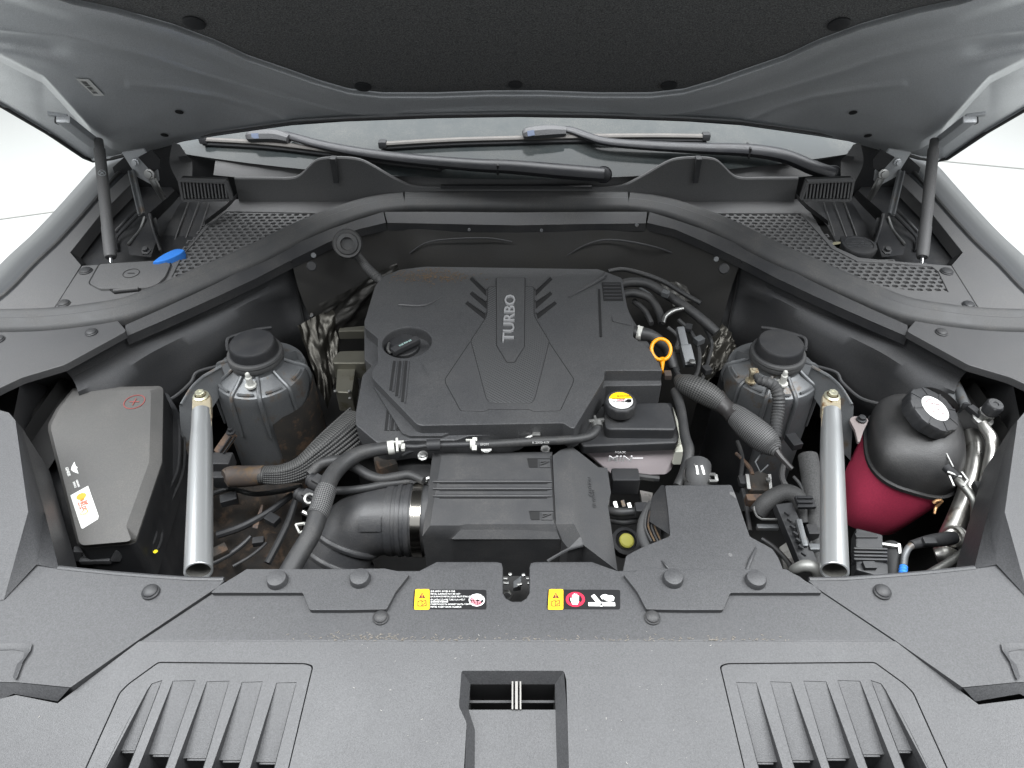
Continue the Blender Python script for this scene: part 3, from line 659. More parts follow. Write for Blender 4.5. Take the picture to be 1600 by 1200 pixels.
# ================================================================== hinges and gas struts of the bonnet
def hinge_set(m):
    where = side(m, 'above the battery terminal lid', 'above the washer filler cap')
    g_ = thing('gas_strut', 'black gas strut holding up the bonnet ' + where, 'gas strut', P(172, 405, .99), 'bonnet gas struts')
    top = PH(154, 219, .012); bot = P(173, 402, 1.0); a = MB(); d = (bot - top)
    a.tube([(top, .0095), (top + d * .08, .0100), (top + d * .085, .0118), (top + d * .45, .0120), (bot - d * .25, .0120), (bot - d * .245, .0128), (bot - d * .02, .0128), (bot, .011)], n=18, sub=1); finish(a, 'cylinder', COVER2, g_)
    a = MB(); a.tube([(bot - d * .03, .0042), (bot + d * .09, .0042)], n=12, sub=1); finish(a, 'piston_rod', CHROME, g_)
    a = MB(); a.lathe(bot + d * .09, [(0, -.010), (.009, -.008), (.010, 0), (.006, .008), (0, .009)], 14); finish(a, 'ball_socket', DARK, g_)
    if not m:
        cc = top + d * .32; vn = (CAM - cc); ax = d.normalized(); vn = (vn - ax * vn.dot(ax)).normalized(); a = MB()
        tx = ax.cross(vn)
        for k in range(24):
            p, q = [cc + (tx * math.cos(t) + ax * math.sin(t)) * .0075 + vn * math.sqrt(.0122 ** 2 - (.0075 * math.cos(t)) ** 2) for t in (k * math.pi / 12, (k + 1) * math.pi / 12)]
            a.tube([(p, .0005), (q, .0005)], n=5, sub=1)
        for sgn in (1, -1): a.tube([(cc + (tx * .005 + ax * .005 * sgn) + vn * .0112, .0005), (cc + vn * .0124, .0005), (cc - (tx * .005 + ax * .005 * sgn) + vn * .0112, .0005)], n=5, sub=2)
        finish(a, 'warning_symbol', mat('faded_print', (.30, .33, .34), .6), g_)
    b = MB(); A = PH(98, 190, .002); B = PH(140, 222, .002)
    b.bar(PH(98, 186, .016), PH(150, 226, .010), .030, .016, HN, .004); b.bar(PH(74, 178, .004), PH(106, 182, .004), .012, .008, HN, .002); finish(b, 'strut_bracket', PAINTIN, g_)
    b = MB(); b.lathe(PH(92, 188, .012), [(.009, -.008), (.009, .006), (.006, .008), (0, .008)], 6, HN); finish(b, 'ball_stud', DARK, g_)
    h = thing('multilink_hinge', 'dark steel multi link bonnet hinge ' + where, 'hinge', P(225, 385, .97), 'bonnet hinges')
    Y1, Y2 = 1.60, 1.50
    a = MB(); a.plate([PY(u, v, Y1) for u, v in ((190, 238), (224, 233), (246, 268), (248, 283), (236, 288), (214, 276))], .006, d=Vector((0, 1, 0))); finish(a, 'hood_arm', PAINTIN, h)
    a = MB(); a.plate([PY(u, v, Y1 - .004) for u, v in ((216, 246), (238, 234), (250, 250), (250, 262), (238, 270))], .004, d=Vector((0, 1, 0))); finish(a, 'side_plate', DARK, h)
    for (u, v, Y, r_) in ((212, 254, Y1 - .006, .009), (234, 272, Y1 - .010, .012)):
        a = MB(); a.lathe(PY(u, v, Y), [(r_, 0), (r_, .004), (r_ * .7, .005), (r_ * .65, .010), (0, .011)], 16, (0, -1, .3)); finish(a, 'pivot_bolt', STEEL if r_ > .01 else PAINTIN, h)
    a = MB(); a.bar(PY(206, 268, Y1), PY(222, 336, Y2), .018, .007, (0, 1, 0), .002); a.bar(PY(203, 268, Y1 - .005), PY(219, 336, Y2 - .005), .004, .010, (0, 1, 0), .001); finish(a, 'front_link', CAST, h)
    a = MB(); a.tube([(PY(238, 279, Y1 - .02), .009), (PY(246, 294, Y1 - .02), .008), (PY(256, 312, Y1), .006)], n=10, sub=4); finish(a, 'rear_link', STEEL, h)
    a = MB(); a.skin([[PY(u, v, Y) for u, v, Y in ((226, 340, Y2), (219, 360, 1.46), (201, 382, 1.40), (203, 398, 1.37))], [PY(u, v, Y) for u, v, Y in ((244, 340, Y2), (247, 366, 1.46), (240, 388, 1.40), (236, 402, 1.37))]], sub=3); finish(a, 'base_plate', DARK, h)
    a = MB(); a.tube([(PY(226, 339, Y2 - .004), .003), (PY(222, 352, 1.476), .003), (PY(217, 362, 1.455), .003), (PY(200, 382, 1.395), .003)], n=8, sub=4); finish(a, 'base_flange', STEEL, h)
    a = MB(); a.tube([(PY(234, 334, Y2), .004), (PY(240, 360, 1.47), .003), (PY(251, 392, 1.4), .003)], n=8, sub=4); finish(a, 'rear_flange', BLACKP, h)
    a = MB(); c = PY(229, 392, 1.36); a.lathe(c, [(.011, 0), (.011, .003), (.007, .004), (.006, .010), (0, .011)], 6, (0, -.4, 1)); finish(a, 'mount_bolt', DARK, h)
both(hinge_set)

# ================================================================== side covers
def side_covers(m):
    fuse, tank = 'fuse box', 'red coolant tank'
    near = side(m, fuse, tank)
    t = thing('rear_side_cover', 'matt grey plastic cover behind the ' + near + ', under the end of the rubber seal', 'plastic cover', P(60, 545, .99), 'rear side covers')
    o = roundpoly([(-330, 535), (-80, 512), (0, 506), (64, 502), (182, 499), (198, 517), (101, 570), (34, 590), (0, 606), (-60, 640), (-330, 800)], 5)
    a = MB(); a.plate(pts(o, 1.0), .014, b=.004); finish(a, 'cover', mat('side_plastic', (.034, .0342, .0355), .5, speck=.7, bump=.35, bump_s=1500, dust=.06, dust_s=5), t)
    a = MB(); a.skin([pts([(188, 520, .985), (98, 571, .985), (33, 592, .985), (20, 656, .985), (60, 800, .96), (92, 890, .96)]), pts([(262, 590, .80), (175, 600, .84), (100, 612, .85), (66, 680, .83), (78, 800, .80), (108, 882, .80)]), pts([(270, 650, .6), (180, 660, .6), (110, 670, .6), (75, 740, .6), (90, 830, .6), (118, 900, .6)])]); finish(a, 'inner_skirt', COVER, t)
    clip(t, 143, 520, 1.0, 19); clip(t, -2, 531, 1.0, 19)
    if m: pass
    f = thing('front_side_cover', 'large matt grey plastic cover in front of the ' + near, 'plastic cover', P(150, 980, .98), 'front side covers')
    main = roundpoly([(92, 889), (292, 907), (351, 907), (340, 917), (216, 1000), (110, 1074), (27, 1066), (-330, 1062), (-330, 960), (6, 937), (58, 882)], 2)
    hole = roundpoly([(-90, 1006), (30, 1002), (52, 1004), (50, 1014), (38, 1030), (24, 1064), (-90, 1060)], 8)
    a = MB(); a.plate(pts(main, 1.0), .05, [pts(hole, 1.0)] if False else (), b=.003)
    v = {'a': P(-330, 640, 1.05), 'b': P(0, 641, 1.05), 'c': P(14, 645, 1.05), 'd': P(24, 657, 1.05), 'e': P(44, 800, 1.05), 'f': P(6, 937, 1.001), 'g': P(-330, 960, 1.001), 'h': P(57, 882, 1.003), 'i': P(92, 889, 1.0), 'j': P(70, 800, 1.02), 'k': P(34, 668, 1.04)}
    for fc in ('abcdefg',): a.poly([v[k] for k in fc])
    a.poly([v['e'], v['h'], v['f']]); a.poly([v['d'], v['k'], v['j'], v['e']]); a.poly([v['e'], v['j'], v['i'], v['h']])
    dn = lambda p, dz: p + Vector((0, 0, -dz))
    a.skin([[v['a'], v['b'], v['c'], v['d'], v['k'], v['j'], v['i']], [dn(v[k], .10) for k in 'abcdkji']])
    a.poly([P(28, 1067, .999), P(109, 1075, .999), P(90, 1096, .985), P(21, 1084, .985)])
    a.poly([P(28, 1067, .999), P(21, 1084, .985), P(0, 1094, .985), P(-330, 1094, .985), P(-330, 1062, .999)])
    finish(a, 'cover', COVER, f)
    r_ = MB(); e = [(-60, 1006), (10, 1003), (34, 1002), (50, 1005), (48, 1016), (36, 1034), (27, 1058)]
    r_.skin([pts(e, 1.003), pts([(u - 3, v_ + 4) for u, v_ in e], 1.0035), pts([(u - 12, v_ + 13) for u, v_ in e[:5]] + [(26, 1038), (20, 1058)], 1.0008)]); finish(r_, 'pocket_edge', COVER, f)
    clip(f, 236, 926, 1.0, 27, .008)
    # inner lip of the cover along the bay
    l = MB(); l.tube([(92, 888, .998, 9), (180, 897, .998, 9), (290, 905, .998, 9), (350, 906, .998, 9)], n=8, sub=2); finish(l, 'inner_lip', COVER, f)
both(side_covers)

# ================================================================== the radiator cover across the front
rc = thing('radiator_cover', 'wide matt grey plastic cover with louvres and warning labels across the front', 'radiator cover', P(807, 1000, .97))
def zf(v): return 1.0 if v < 1002 else 1.0 - .022 * (v - 1002) / 200
edgeL = [(385, 888), (352, 909), (340, 921), (216, 1003), (90, 1099)]
rear = [(385, 888), (540, 888), (600, 887), (621, 891), (655, 891), (682, 877), (776, 877), (784, 879), (786, 886), (786, 926), (791, 934), (800, 939), (814, 939), (822, 934), (827, 926), (827, 886), (829, 879), (837, 877), (925, 877), (950, 886), (965, 891), (1010, 890), (1228, 890), (1249, 899), (1269, 914), (1289, 928), (1399, 1002)]
rear = rear + [(218, 1002), (340, 921), (352, 909)]
def mu(l): return [(1614 - u, v) for u, v in l]
ventL = roundpoly([(247, 1034), (478, 1036), (490, 1040), (487, 1052), (452, 1200), (421, 1330), (70, 1330), (133, 1200), (186, 1082), (200, 1068)], 5)
DUCT = roundpoly([(721, 1048), (881, 1048), (885, 1062), (889, 1200), (893, 1330), (722, 1330), (725, 1200), (729, 1129), (717, 1104)], 4)
front = [(218, 1002), (1399, 1002), (1529, 1101), (1600, 1092), (1900, 1092), (1900, 1330), (-300, 1330), (-300, 1092), (0, 1092), (25, 1086), (90, 1099)]
def zp(l): return [P(u, v, zf(v)) for u, v in l]
a = MB(); a.plate(zp(rear), .04, b=.0025); finish(a, 'rear_cover', COVER, rc)
a = MB(); a.plate(zp(front), .03, [zp(ventL), zp(mu(ventL)), zp(DUCT)]); finish(a, 'front_cover', COVER, rc)
# front skirt falling to the bumper
a = MB(); fr = zp([(-300, 1330), (200, 1330), (807, 1330), (1414, 1330), (1900, 1330)]); a.skin([fr, [p + Vector((0, -.05, -.03)) for p in fr], [p + Vector((0, -.09, -.25)) for p in fr]]); finish(a, 'front_skirt', COVER, rc)
# raised strip that carries the rubber stops
for sg in (False, True):
    mirror(sg)
    st = roundpoly([(386, 889), (540, 889), (601, 888), (622, 893), (640, 897), (618, 925), (604, 952), (545, 953), (484, 953), (473, 926), (329, 926), (342, 915), (353, 909)], 3)
    a = MB(); a.plate(pts(st, 1.007), .0072, b=.0035); finish(a, 'stop_strip', COVER, rc)
    for (u, v) in ((434, 908), (563, 906)):
        c = P(u, v, 1.007); r_ = px2m(31, c) / 2; a = MB(); a.lathe(c, [(r_ * 1.08, -.001), (r_ * 1.02, .003), (r_, .006), (r_ * .92, .0085), (r_ * .5, .0095), (0, .0098)], 28); finish(a, 'rubber_stop', COVER, rc)
    clip(rc, 595, 966, 1.0, 25, .007)
    # louvre panel
    vp = MB(); S = (.0, .0)
    tl = [(230, 1066), (270, 1064), (323, 1065), (378, 1066), (432, 1067)]; tr = [(253, 1062), (305, 1063), (358, 1064), (410, 1065), (463, 1066)]
    bl = [(163, 1200), (216, 1200), (273, 1200), (331, 1200), (391, 1200)]; br = [(200, 1200), (258, 1200), (317, 1200), (372, 1200), (428, 1200)]
    op = [1166, 1172, 1178, 1181, 1184]
    ex = lambda p, q, v: (p[0] + (q[0] - p[0]) * (v - p[1]) / (q[1] - p[1]), v)
    c0 = Vector((sum(p[0] for p in ventL) / len(ventL), sum(p[1] for p in ventL) / len(ventL)))
    out = [((u - c0.x) * .988 + c0.x, (v - c0.y) * .988 + c0.y) for u, v in ventL]
    holes = []
    for k in range(5):
        BL_, BR_ = ex(tl[k], bl[k], 1318), ex(tr[k], br[k], 1318)
        h = [tl[k], tr[k], BR_, BL_]
        if k == 0: h = [(230, 1078), (237, 1068), (253, 1063), BR_, BL_]
        holes.append(zp(h))
    vp.plate(zp(out), .012, holes, b=.0008); vpan = finish(vp, 'louvre_panel', COVER, rc)
    for k in range(5):
        f = MB(); TL, TR = tl[k], tr[k]
        OL, OR = ex(tl[k], bl[k], op[k]), ex(tr[k], br[k], op[k]); BL_, BR_ = ex(tl[k], bl[k], 1318), ex(tr[k], br[k], 1318)
        dz = Vector((0, 0, -.012)); d2 = Vector((0, 0, -.07))
        pTL, pTR, pOL, pOR, pBL, pBR = zp([TL, TR, OL, OR, BL_, BR_])
        f.poly([pTL - Vector((0, 0, .001)), pTR - Vector((0, 0, .001)), pOR + dz, pOL + dz])
        f.poly([pTL, pOL, pOL + dz]); f.poly([pTR, pOR, pOR + dz])
        f.poly([pOL, pBL, pBL + d2, pOL + d2]); f.poly([pOR, pBR, pBR + d2, pOR + d2])
        f.poly([pOL + dz, pOR + dz, pOR + d2, pOL + d2]); finish(f, 'louvre_channel', COVER, vpan)
        g_ = MB(); g_.poly([pOL + d2, pOR + d2, pBR + d2, pBL + d2]); finish(g_, 'louvre_opening', RECESS, vpan)
        g_ = MB(); e0, e1 = pOL.lerp(pOR, .15) + dz * 1.25, pOL.lerp(pOR, .95) + dz * 1.25; g_.bar(e0, e1, .004, .003, ch=.0005); finish(g_, 'opening_edge', COVER, vpan)
mirror(False)
# centre duct
DI = [(732, 1068), (868, 1068), (868, 1110), (868, 1330), (738, 1330), (733, 1160), (732, 1110)]
def zd(l, d): return [P(u, v, zf(v) - d) for u, v in l]
a = MB(); n_ = 8
outer = [(721, 1048), (881, 1048), (886, 1110), (893, 1330), (722, 1330), (729, 1129), (717, 1104)]
inner = [(735, 1069), (867, 1069), (868, 1110), (874, 1330), (741, 1330), (742, 1140), (732, 1109)]
oo, ii = zd(outer, 0), zd(inner, .016)
a.skin([oo + [oo[0]], ii + [ii[0]]])
a.poly(zd([(732, 1109), (868, 1109), (871, 1200), (874, 1330), (741, 1330), (742, 1140)], .0165)); finish(a, 'duct_surround', COVER, rc)
a = MB(); q = zd([(733, 1070), (867, 1070), (867, 1109), (733, 1109)], .017); a.skin([q + [q[0]], [p + Vector((0, 0, -.08)) for p in q + [q[0]]]]); a.poly([p + Vector((0, 0, -.08)) for p in q]); finish(a, 'duct_opening', RECESS, rc)
a = MB(); p, q2 = zd([(807, 1068), (807, 1112)], .022); a.bar(p, q2, .0035, .02, ch=.0006); a.bar(p + Vector((.0048, 0, 0)), q2 + Vector((.0048, 0, 0)), .0018, .02); a.bar(p - Vector((.0048, 0, 0)), q2 - Vector((.0048, 0, 0)), .0018, .02); finish(a, 'duct_divider', mat('weathered_steel', (.16, .155, .145), .5, metal=.5), rc)
a = MB(); p, q2 = zd([(733, 1097), (867, 1097)], .03); a.bar(p, q2, .003, .003); finish(a, 'duct_cross_bar', BLACKP, rc)

# dust lying along the crease and pale specks all over
dl = MB(); rnd = random.Random(21)
for k in range(210):
    u = rnd.choice((rnd.gauss(600, 60), rnd.gauss(820, 170), rnd.gauss(1130, 70))); v = 999 + abs(rnd.gauss(0, 2.2)) * rnd.choice((-1.6, .5)) + (-6 if u < 620 else 0) * rnd.random()
    if not 430 < u < 1240: continue
    p = P(u, v, zf(v) + .0005); an = rnd.gauss(0, .5); d = Vector((math.cos(an), math.sin(an), 0)) * rnd.uniform(.0006, .0022); dl.bar(p - d, p + d, rnd.uniform(.0004, .0009), .0004)
o = finish(dl, 'crease_dust', mat('tan_dust', (.12, .108, .092), .9, speck=.4), rc, flat=True); o['kind'] = 'stuff'
dl = MB()
for k in range(130):
    u = rnd.uniform(60, 1560); v = rnd.uniform(895, 1200)
    if 325 < u < 640 and v < 960 or 975 < u < 1290 and v < 960 or v < 1040 and (u < 360 + (1000 - v) * .9 or u > 1250) or 640 < u < 975 and v < 958 or 700 < u < 900 and v > 1040 or (120 < u < 500 or 1110 < u < 1500) and v > 1028: continue
    p = P(u, v, zf(v) + .0004); an = rnd.uniform(0, 6.3); d = Vector((math.cos(an), math.sin(an), 0)) * rnd.choice((.0003, .0004, .0005, .0012)); dl.bar(p - d, p + d, .0005, .0004)
o = finish(dl, 'pale_specks', mat('pale_dust', (.30, .29, .27), .9), rc, flat=True); o['kind'] = 'stuff'
# warning labels
def label(u0, v0, u1, v1, name):
    z = 1.0006; q = pts(roundpoly([(u0, v0), (u1, v0 + .5), (u1, v1), (u0 - 2, v1 - .5)], 3), z); a = MB(); a.plate(q, .0006); return finish(a, name, BLACKLBL, rc)
def LP(u, v, h=.0012): return P(u, v, 1.0 + h)
def shape(l, name, mt, par, h=.0012): a = MB(); a.poly([LP(u, v, h) for u, v in l]); return finish(a, name, mt, par, flat=True)
def ringshape(mb, cu, cv, ro, ri, n=28, asp=.78, h=.0012, a0=0, a1=2 * math.pi):
    vv = []
    for k in range(n + 1):
        t = a0 + (a1 - a0) * k / n; vv += [LP(cu + ro * math.cos(t), cv + ro * asp * math.sin(t), h), LP(cu + ri * math.cos(t), cv + ri * asp * math.sin(t), h)]
    mb.add(vv, [(2 * k, 2 * k + 1, 2 * k + 3, 2 * k + 2) for k in range(n)])
def warn(par, u, v):        # yellow field with triangle and handbook sign
    shape(roundpoly([(u, v), (u + 22, v), (u + 22, v + 32), (u - 2, v + 32)], 2.5), 'yellow_field', YELLOW, par, .0010)
    tri = MB(); tri.poly([LP(u + 10.5, v + 5, .0014), LP(u + 16, v + 14, .0014), LP(u + 5, v + 14, .0014)]); finish(tri, 'warning_triangle', mat('dark_red_print', (.10, .012, .01), .5), par, flat=True)
    ex_ = MB(); ex_.poly([LP(u + 10, v + 8, .0018), LP(u + 11.2, v + 8, .0018), LP(u + 10.9, v + 11.4, .0018), LP(u + 10.3, v + 11.4, .0018)]); ex_.poly([LP(u + 10.1, v + 12, .0018), LP(u + 11.1, v + 12, .0018), LP(u + 11.1, v + 13, .0018), LP(u + 10.1, v + 13, .0018)]); finish(ex_, 'exclamation_mark', YELLOW, par, flat=True)
    bk_ = MB()
    for (x0, y0, x1, y1) in ((4, 19, 10, 17.8), (10, 17.8, 10.5, 19), (10.5, 19, 16.5, 17.8), (16.5, 17.8, 17, 26), (17, 26, 11, 26.5), (11, 26.5, 4, 26.5), (4, 26.5, 4, 19), (10.4, 19, 10.4, 26), (12.5, 24.5, 15, 21)):
        bk_.bar(LP(u + x0, v + y0, .0012), LP(u + x1, v + y1, .0012), 0.0015, .0006)
    finish(bk_, 'handbook_sign', mat('brown_print', (.16, .07, .005), .5), par, flat=True)
l1 = label(647, 921, 760, 952, 'hot_surface_label'); warn(l1, 649, 920.5)
tx = MB()
for k, s_ in enumerate(('금속 표면이 뜨거울 수 있음', 'METAL SURFACE MAY BE HOT', 'LA SURFACE METALLIQUE PEUT ETRE CHAUDE', 'قد يكون السطح المعدني ساخنا', '金属表面可能发烫', 'ПОВЕРХНОСТЬ МОЖЕТ БЫТЬ ГОРЯЧЕЙ', 'METAL YUZEY SICAK OLABILIR')):
    tx.text(s_, LP(672.5, 924.2 + 4.05 * k, .0009), (1, 0, 0), (0, 1, 0), .0029, .0002, 'LEFT')
finish(tx, 'warning_text', WHITE, l1, flat=True)
a = MB(); ringshape(a, 745, 937.5, 12.5, 10.6); finish(a, 'prohibition_ring', WHITE, l1, flat=True)
shape([(738, 933), (741, 930.5), (750, 929.5), (754.5, 931), (755, 936), (751, 938.5), (747, 936), (742, 937.5)], 'hand_sign', WHITE, l1)
a = MB()
for k, (x0, y0, x1, y1) in enumerate(((736, 936, 752, 944), (737, 940, 749, 945.5), (736.5, 933, 741, 939), (739, 943, 751, 939.5), (742, 945.5, 752, 942))): a.bar(LP(x0, y0, .0016), LP(x1, y1, .0016), .0016, .0005)
finish(a, 'hot_surface_sign', PINKP, l1, flat=True)
l2 = label(856, 921, 969, 952, 'fan_warning_label'); warn(l2, 858, 920.5)
a = MB(); ringshape(a, 899, 936.5, 15, 10.5); a2 = MB(); a2.bar(LP(890, 929, .0013), LP(908, 944, .0013), .003, .0004); finish(a, 'red_ring', REDP, l2, flat=True); finish(a2, 'red_slash', REDP, l2, flat=True)
HAND = [(894.5, 944.5), (892, 939), (890.8, 934.5), (892.3, 934), (894, 937), (894, 929.5), (895.8, 929.3), (896.2, 935), (896.8, 927.3), (898.7, 927.2), (898.9, 935), (900, 927.8), (901.8, 928), (901.6, 935.4), (903, 930), (904.6, 930.4), (904.2, 940), (902.5, 944.6)]
shape(HAND, 'palm_sign', WHITE, l2, .0018)
fb = MB(); hubc = (939.5, 944)
for (x0, y0, x1, y1, wd_) in ((937, 943, 926, 930, 6.5), (936, 944.2, 919.5, 944.2, 6.5), (943, 944.2, 961, 944.2, 6.5)): fb.bar(LP(x0, y0, .0012), LP(x1, y1, .0012), wd_ * .0008, .0005)
finish(fb, 'fan_blades', WHITE, l2, flat=True)
a = MB(); ringshape(a, 939.5, 944, 4.6, 2.2, 6, .85, .0018); finish(a, 'fan_hub', WHITE, l2, flat=True)
shape([(938, 932), (941, 929.5), (946, 928.5), (950, 930), (957, 930.5), (960, 933.5), (959, 938.5), (953, 940), (947, 939), (943.5, 936.5), (940.5, 936)], 'injured_hand_sign', WHITE, l2)
a = MB()
for (x0, y0, x1, y1) in ((940, 934.5, 945, 932), (942, 936.8, 947, 933.8), (946, 938.3, 949, 934.5)): a.bar(LP(x0, y0, .0014), LP(x1, y1, .0014), .0007, .0005)
finish(a, 'finger_line', BLACKLBL, l2, flat=True)
# bonnet latch seen down the notch
lt = thing('hood_latch', 'dark bonnet latch with bright bolts at the bottom of the notch', 'latch', P(806, 905, .9))
a = MB(); a.plate(pts([(770, 900), (845, 900), (845, 960), (770, 960)], .92), .02); finish(a, 'latch_base', VOID, lt)
a = MB(); a.plate(pts([(802, 908), (815, 899), (814, 916), (802, 918)], .955), .01, b=.001); finish(a, 'catch', CAST, lt)
for (u0, v0, u1, v1) in ((784, 904, 793, 904), (784, 910.5, 795, 911), (808, 914, 816, 912), (822, 904, 828, 904), (824, 911, 829, 911)):
    a = MB(); a.bar(P(u0, v0, .965), P(u1, v1, .965), .004, .004, ch=.001); finish(a, 'latch_pin', STEEL, lt)
for u, v in ((797, 899), (818, 900)):
    a = MB(); a.lathe(P(u, v, .962), [(.0025, 0), (.0025, .004), (0, .005)], 10); finish(a, 'rivet', STEEL, lt)
a = MB(); a.lathe(P(792, 932, .95), [(.006, 0), (.0075, .002), (.008, .004), (.0065, .006)], 16); finish(a, 'spring_end', STEEL, lt)

# ================================================================== fuse box
fb_ = thing('fuse_box', 'grey lidded fuse box with plus sign and white oil sticker', 'fuse box', P(165, 740, .8))
ZT = .935
Tt = [(113, 612), (233, 610), (236, 614), (233, 722), (197, 822), (205, 843), (200, 846), (130, 852), (124, 848), (80, 672), (80, 664), (92, 640)]
Oo = [(114, 606), (250, 603), (255, 607), (253, 722), (214, 838), (211, 845), (203, 849), (128, 855), (121, 851), (75, 673), (75, 663), (88, 638)]
tt = pts(roundpoly(Tt, 3, 2), ZT); oo = pts(roundpoly(Oo, 3, 2), ZT - .012)
a = MB(); a.poly(tt); a.skin([tt + [tt[0]], oo + [oo[0]], [p + Vector((0, 0, -.004)) for p in oo + [oo[0]]]]); finish(a, 'lid', TAUPE, fb_, ang=25)
a = MB(); a.skin([[p + Vector((0, 0, -.004)) for p in oo + [oo[0]]], [p + Vector((0, 0, -.10)) for p in oo + [oo[0]]]]); finish(a, 'shaded_lid_wall', DARK, fb_, ang=25)  # side walls of the lid, their shade put in as a darker plastic
a = MB(); base = roundpoly([(70, 645), (108, 612), (262, 612), (281, 645), (280, 728), (250, 800), (243, 845), (228, 862), (205, 872), (110, 880), (92, 868), (70, 760)], 6)
a.plate(pts(base, .865), .14, b=.003); finish(a, 'box_body', DARK, fb_)
a = MB(); edge = [(280, 655, .868, 4), (279, 726, .868, 4), (262, 768, .868, 4), (244, 806, .868, 5), (243, 838, .868, 5), (232, 856, .868, 5), (216, 866, .868, 4), (200, 869, .868, 4)]; a.tube(edge, n=6, sub=4); finish(a, 'flange_bead', BLACKP, fb_)
a = MB(); a.tube([(288, 655, .850, 4), (287, 730, .850, 4), (270, 776, .850, 4), (254, 812, .850, 4), (252, 844, .850, 4), (238, 866, .850, 4), (205, 884, .850, 4)], n=6, sub=4); finish(a, 'flange_bead', BLACKP, fb_)
a = MB(); a.skin([pts([(70, 730, .88), (84, 790, .88), (100, 850, .88), (112, 878, .88)]), pts([(76, 728, .88), (92, 788, .88), (107, 848, .88), (119, 872, .88)])]); finish(a, 'side_rail', COVER, fb_)
a = MB()
for p, q in (((123, 858, .905), (117, 873, .885)), ((188, 857, .905), (180, 874, .885))): a.bar(P(*p), P(*q), .011, .014, ch=.002)
a.bar(P(126, 876, .885), P(174, 875, .885), .010, .010, ch=.002); a.tube([(127, 865, .89, 4), (131, 870, .89, 4), (168, 869, .89, 4), (173, 863, .89, 4)], n=6, sub=3); finish(a, 'lid_latch', COVER, fb_)
a = MB(); a.lathe(P(243, 862, .872), [(.0035, 0), (.0035, .0006), (0, .0008)], 14); finish(a, 'paint_dot', YDOT, fb_)
a = MB(); c = P(210, 628, ZT + .0006); rx = .0185
a.lathe(c, [(rx, 0), (rx, .0006), (rx * .92, .0006), (rx * .92, 0)], 36); a.box(c + Vector((0, 0, .0003)), (.018, .0016, .0006)); a.box(c + Vector((0, 0, .0005)), (.0016, .018, .0006)); finish(a, 'plus_sign', REDBR, fb_)
# printing and sticker on the lid (rotated about 65 degrees)
e0 = P(110, 775, ZT); ex1 = (P(127, 826, ZT) - P(110, 774, ZT)).normalized(); ey1 = Vector((0, 0, 1)).cross(ex1)
def FB(x, y, h=.001): return e0 + ex1 * x + ey1 * y + Vector((0, 0, h))   # x down along the sticker, y across it
q = [P(u, v, ZT + .0008) for u, v in ((110, 774), (137.5, 759), (154, 806), (153, 811), (129, 826), (127, 825))]
a = MB(); a.plate(q, .0005); stk = finish(a, 'oil_sticker', PAPER, fb_)
W_ = (P(137.5, 759, ZT) - P(110, 774, ZT)).dot(ey1)
a = MB(); c = FB(.012, W_ * .52, .0012); vv = []
for k in range(24):
    t = 2 * math.pi * k / 24; r_ = .0072 * (1 + .05 * math.cos(t * 9)); vv.append(c + ex1 * r_ * math.cos(t) * 1.0 + ey1 * r_ * math.sin(t))
a.poly(vv); a.poly([c + ex1 * x + ey1 * y for x, y in ((.006, -.003), (.009, -.003), (.009, .003), (.006, .003))]); finish(a, 'scallop_logo', LOGO_OR, stk, flat=True)
a = MB(); a.text('Shell', FB(.029, W_ * .66), ex1, ey1, .0058, .0003); a.text('HELIX', FB(.032, W_ * .46), ex1, ey1, .0088, .0003, bold=.0002); finish(a, 'sticker_text', LOGO_RD, stk, flat=True)
a = MB(); a.text('Motor Oils', FB(.031, W_ * .28), ex1, ey1, .0036, .0003); finish(a, 'sticker_small_text', LOGO_RD, stk, flat=True)
a = MB(); rnd = random.Random(3); c = FB(.049, W_ * .42, .0012); last = None
for k in range(22):
    t = k * .9; r_ = .002 + .004 * rnd.random(); p = c + ex1 * r_ * math.cos(t) + ey1 * r_ * math.sin(t) * 1.4
    if last: a.bar(last, p, .0006, .0003)
    last = p
finish(a, 'gold_emblem', GOLD, stk, flat=True)
a = MB()     # winged emblem and name printed above the sticker
c = P(116, 732, ZT + .0008)
for sg in (-1, 1):
    a.poly([c + ex1 * x * sg + ey1 * y for x, y in ((.003, -.0035), (.006, -.003), (.016, .0035), (.011, .0032), (.004, .0032))])
vv = []
for k in range(14): vv.append(c + ex1 * .0042 * math.cos(k * math.pi / 7) + ey1 * .0048 * math.sin(k * math.pi / 7))
a.poly(vv); finish(a, 'winged_emblem', WHITE, fb_, flat=True)
a = MB(); a.text('GENESIS', P(106, 737, ZT + .0008), ex1, ey1, .0062, .0003); a.text('GENUINE', P(121.5, 755.5, ZT + .0008), ex1, ey1, .0042, .0003); a.text('SERVICE', P(116.5, 757.5, ZT + .0008), ex1, ey1, .0042, .0003); finish(a, 'printed_name', WHITE, fb_, flat=True)

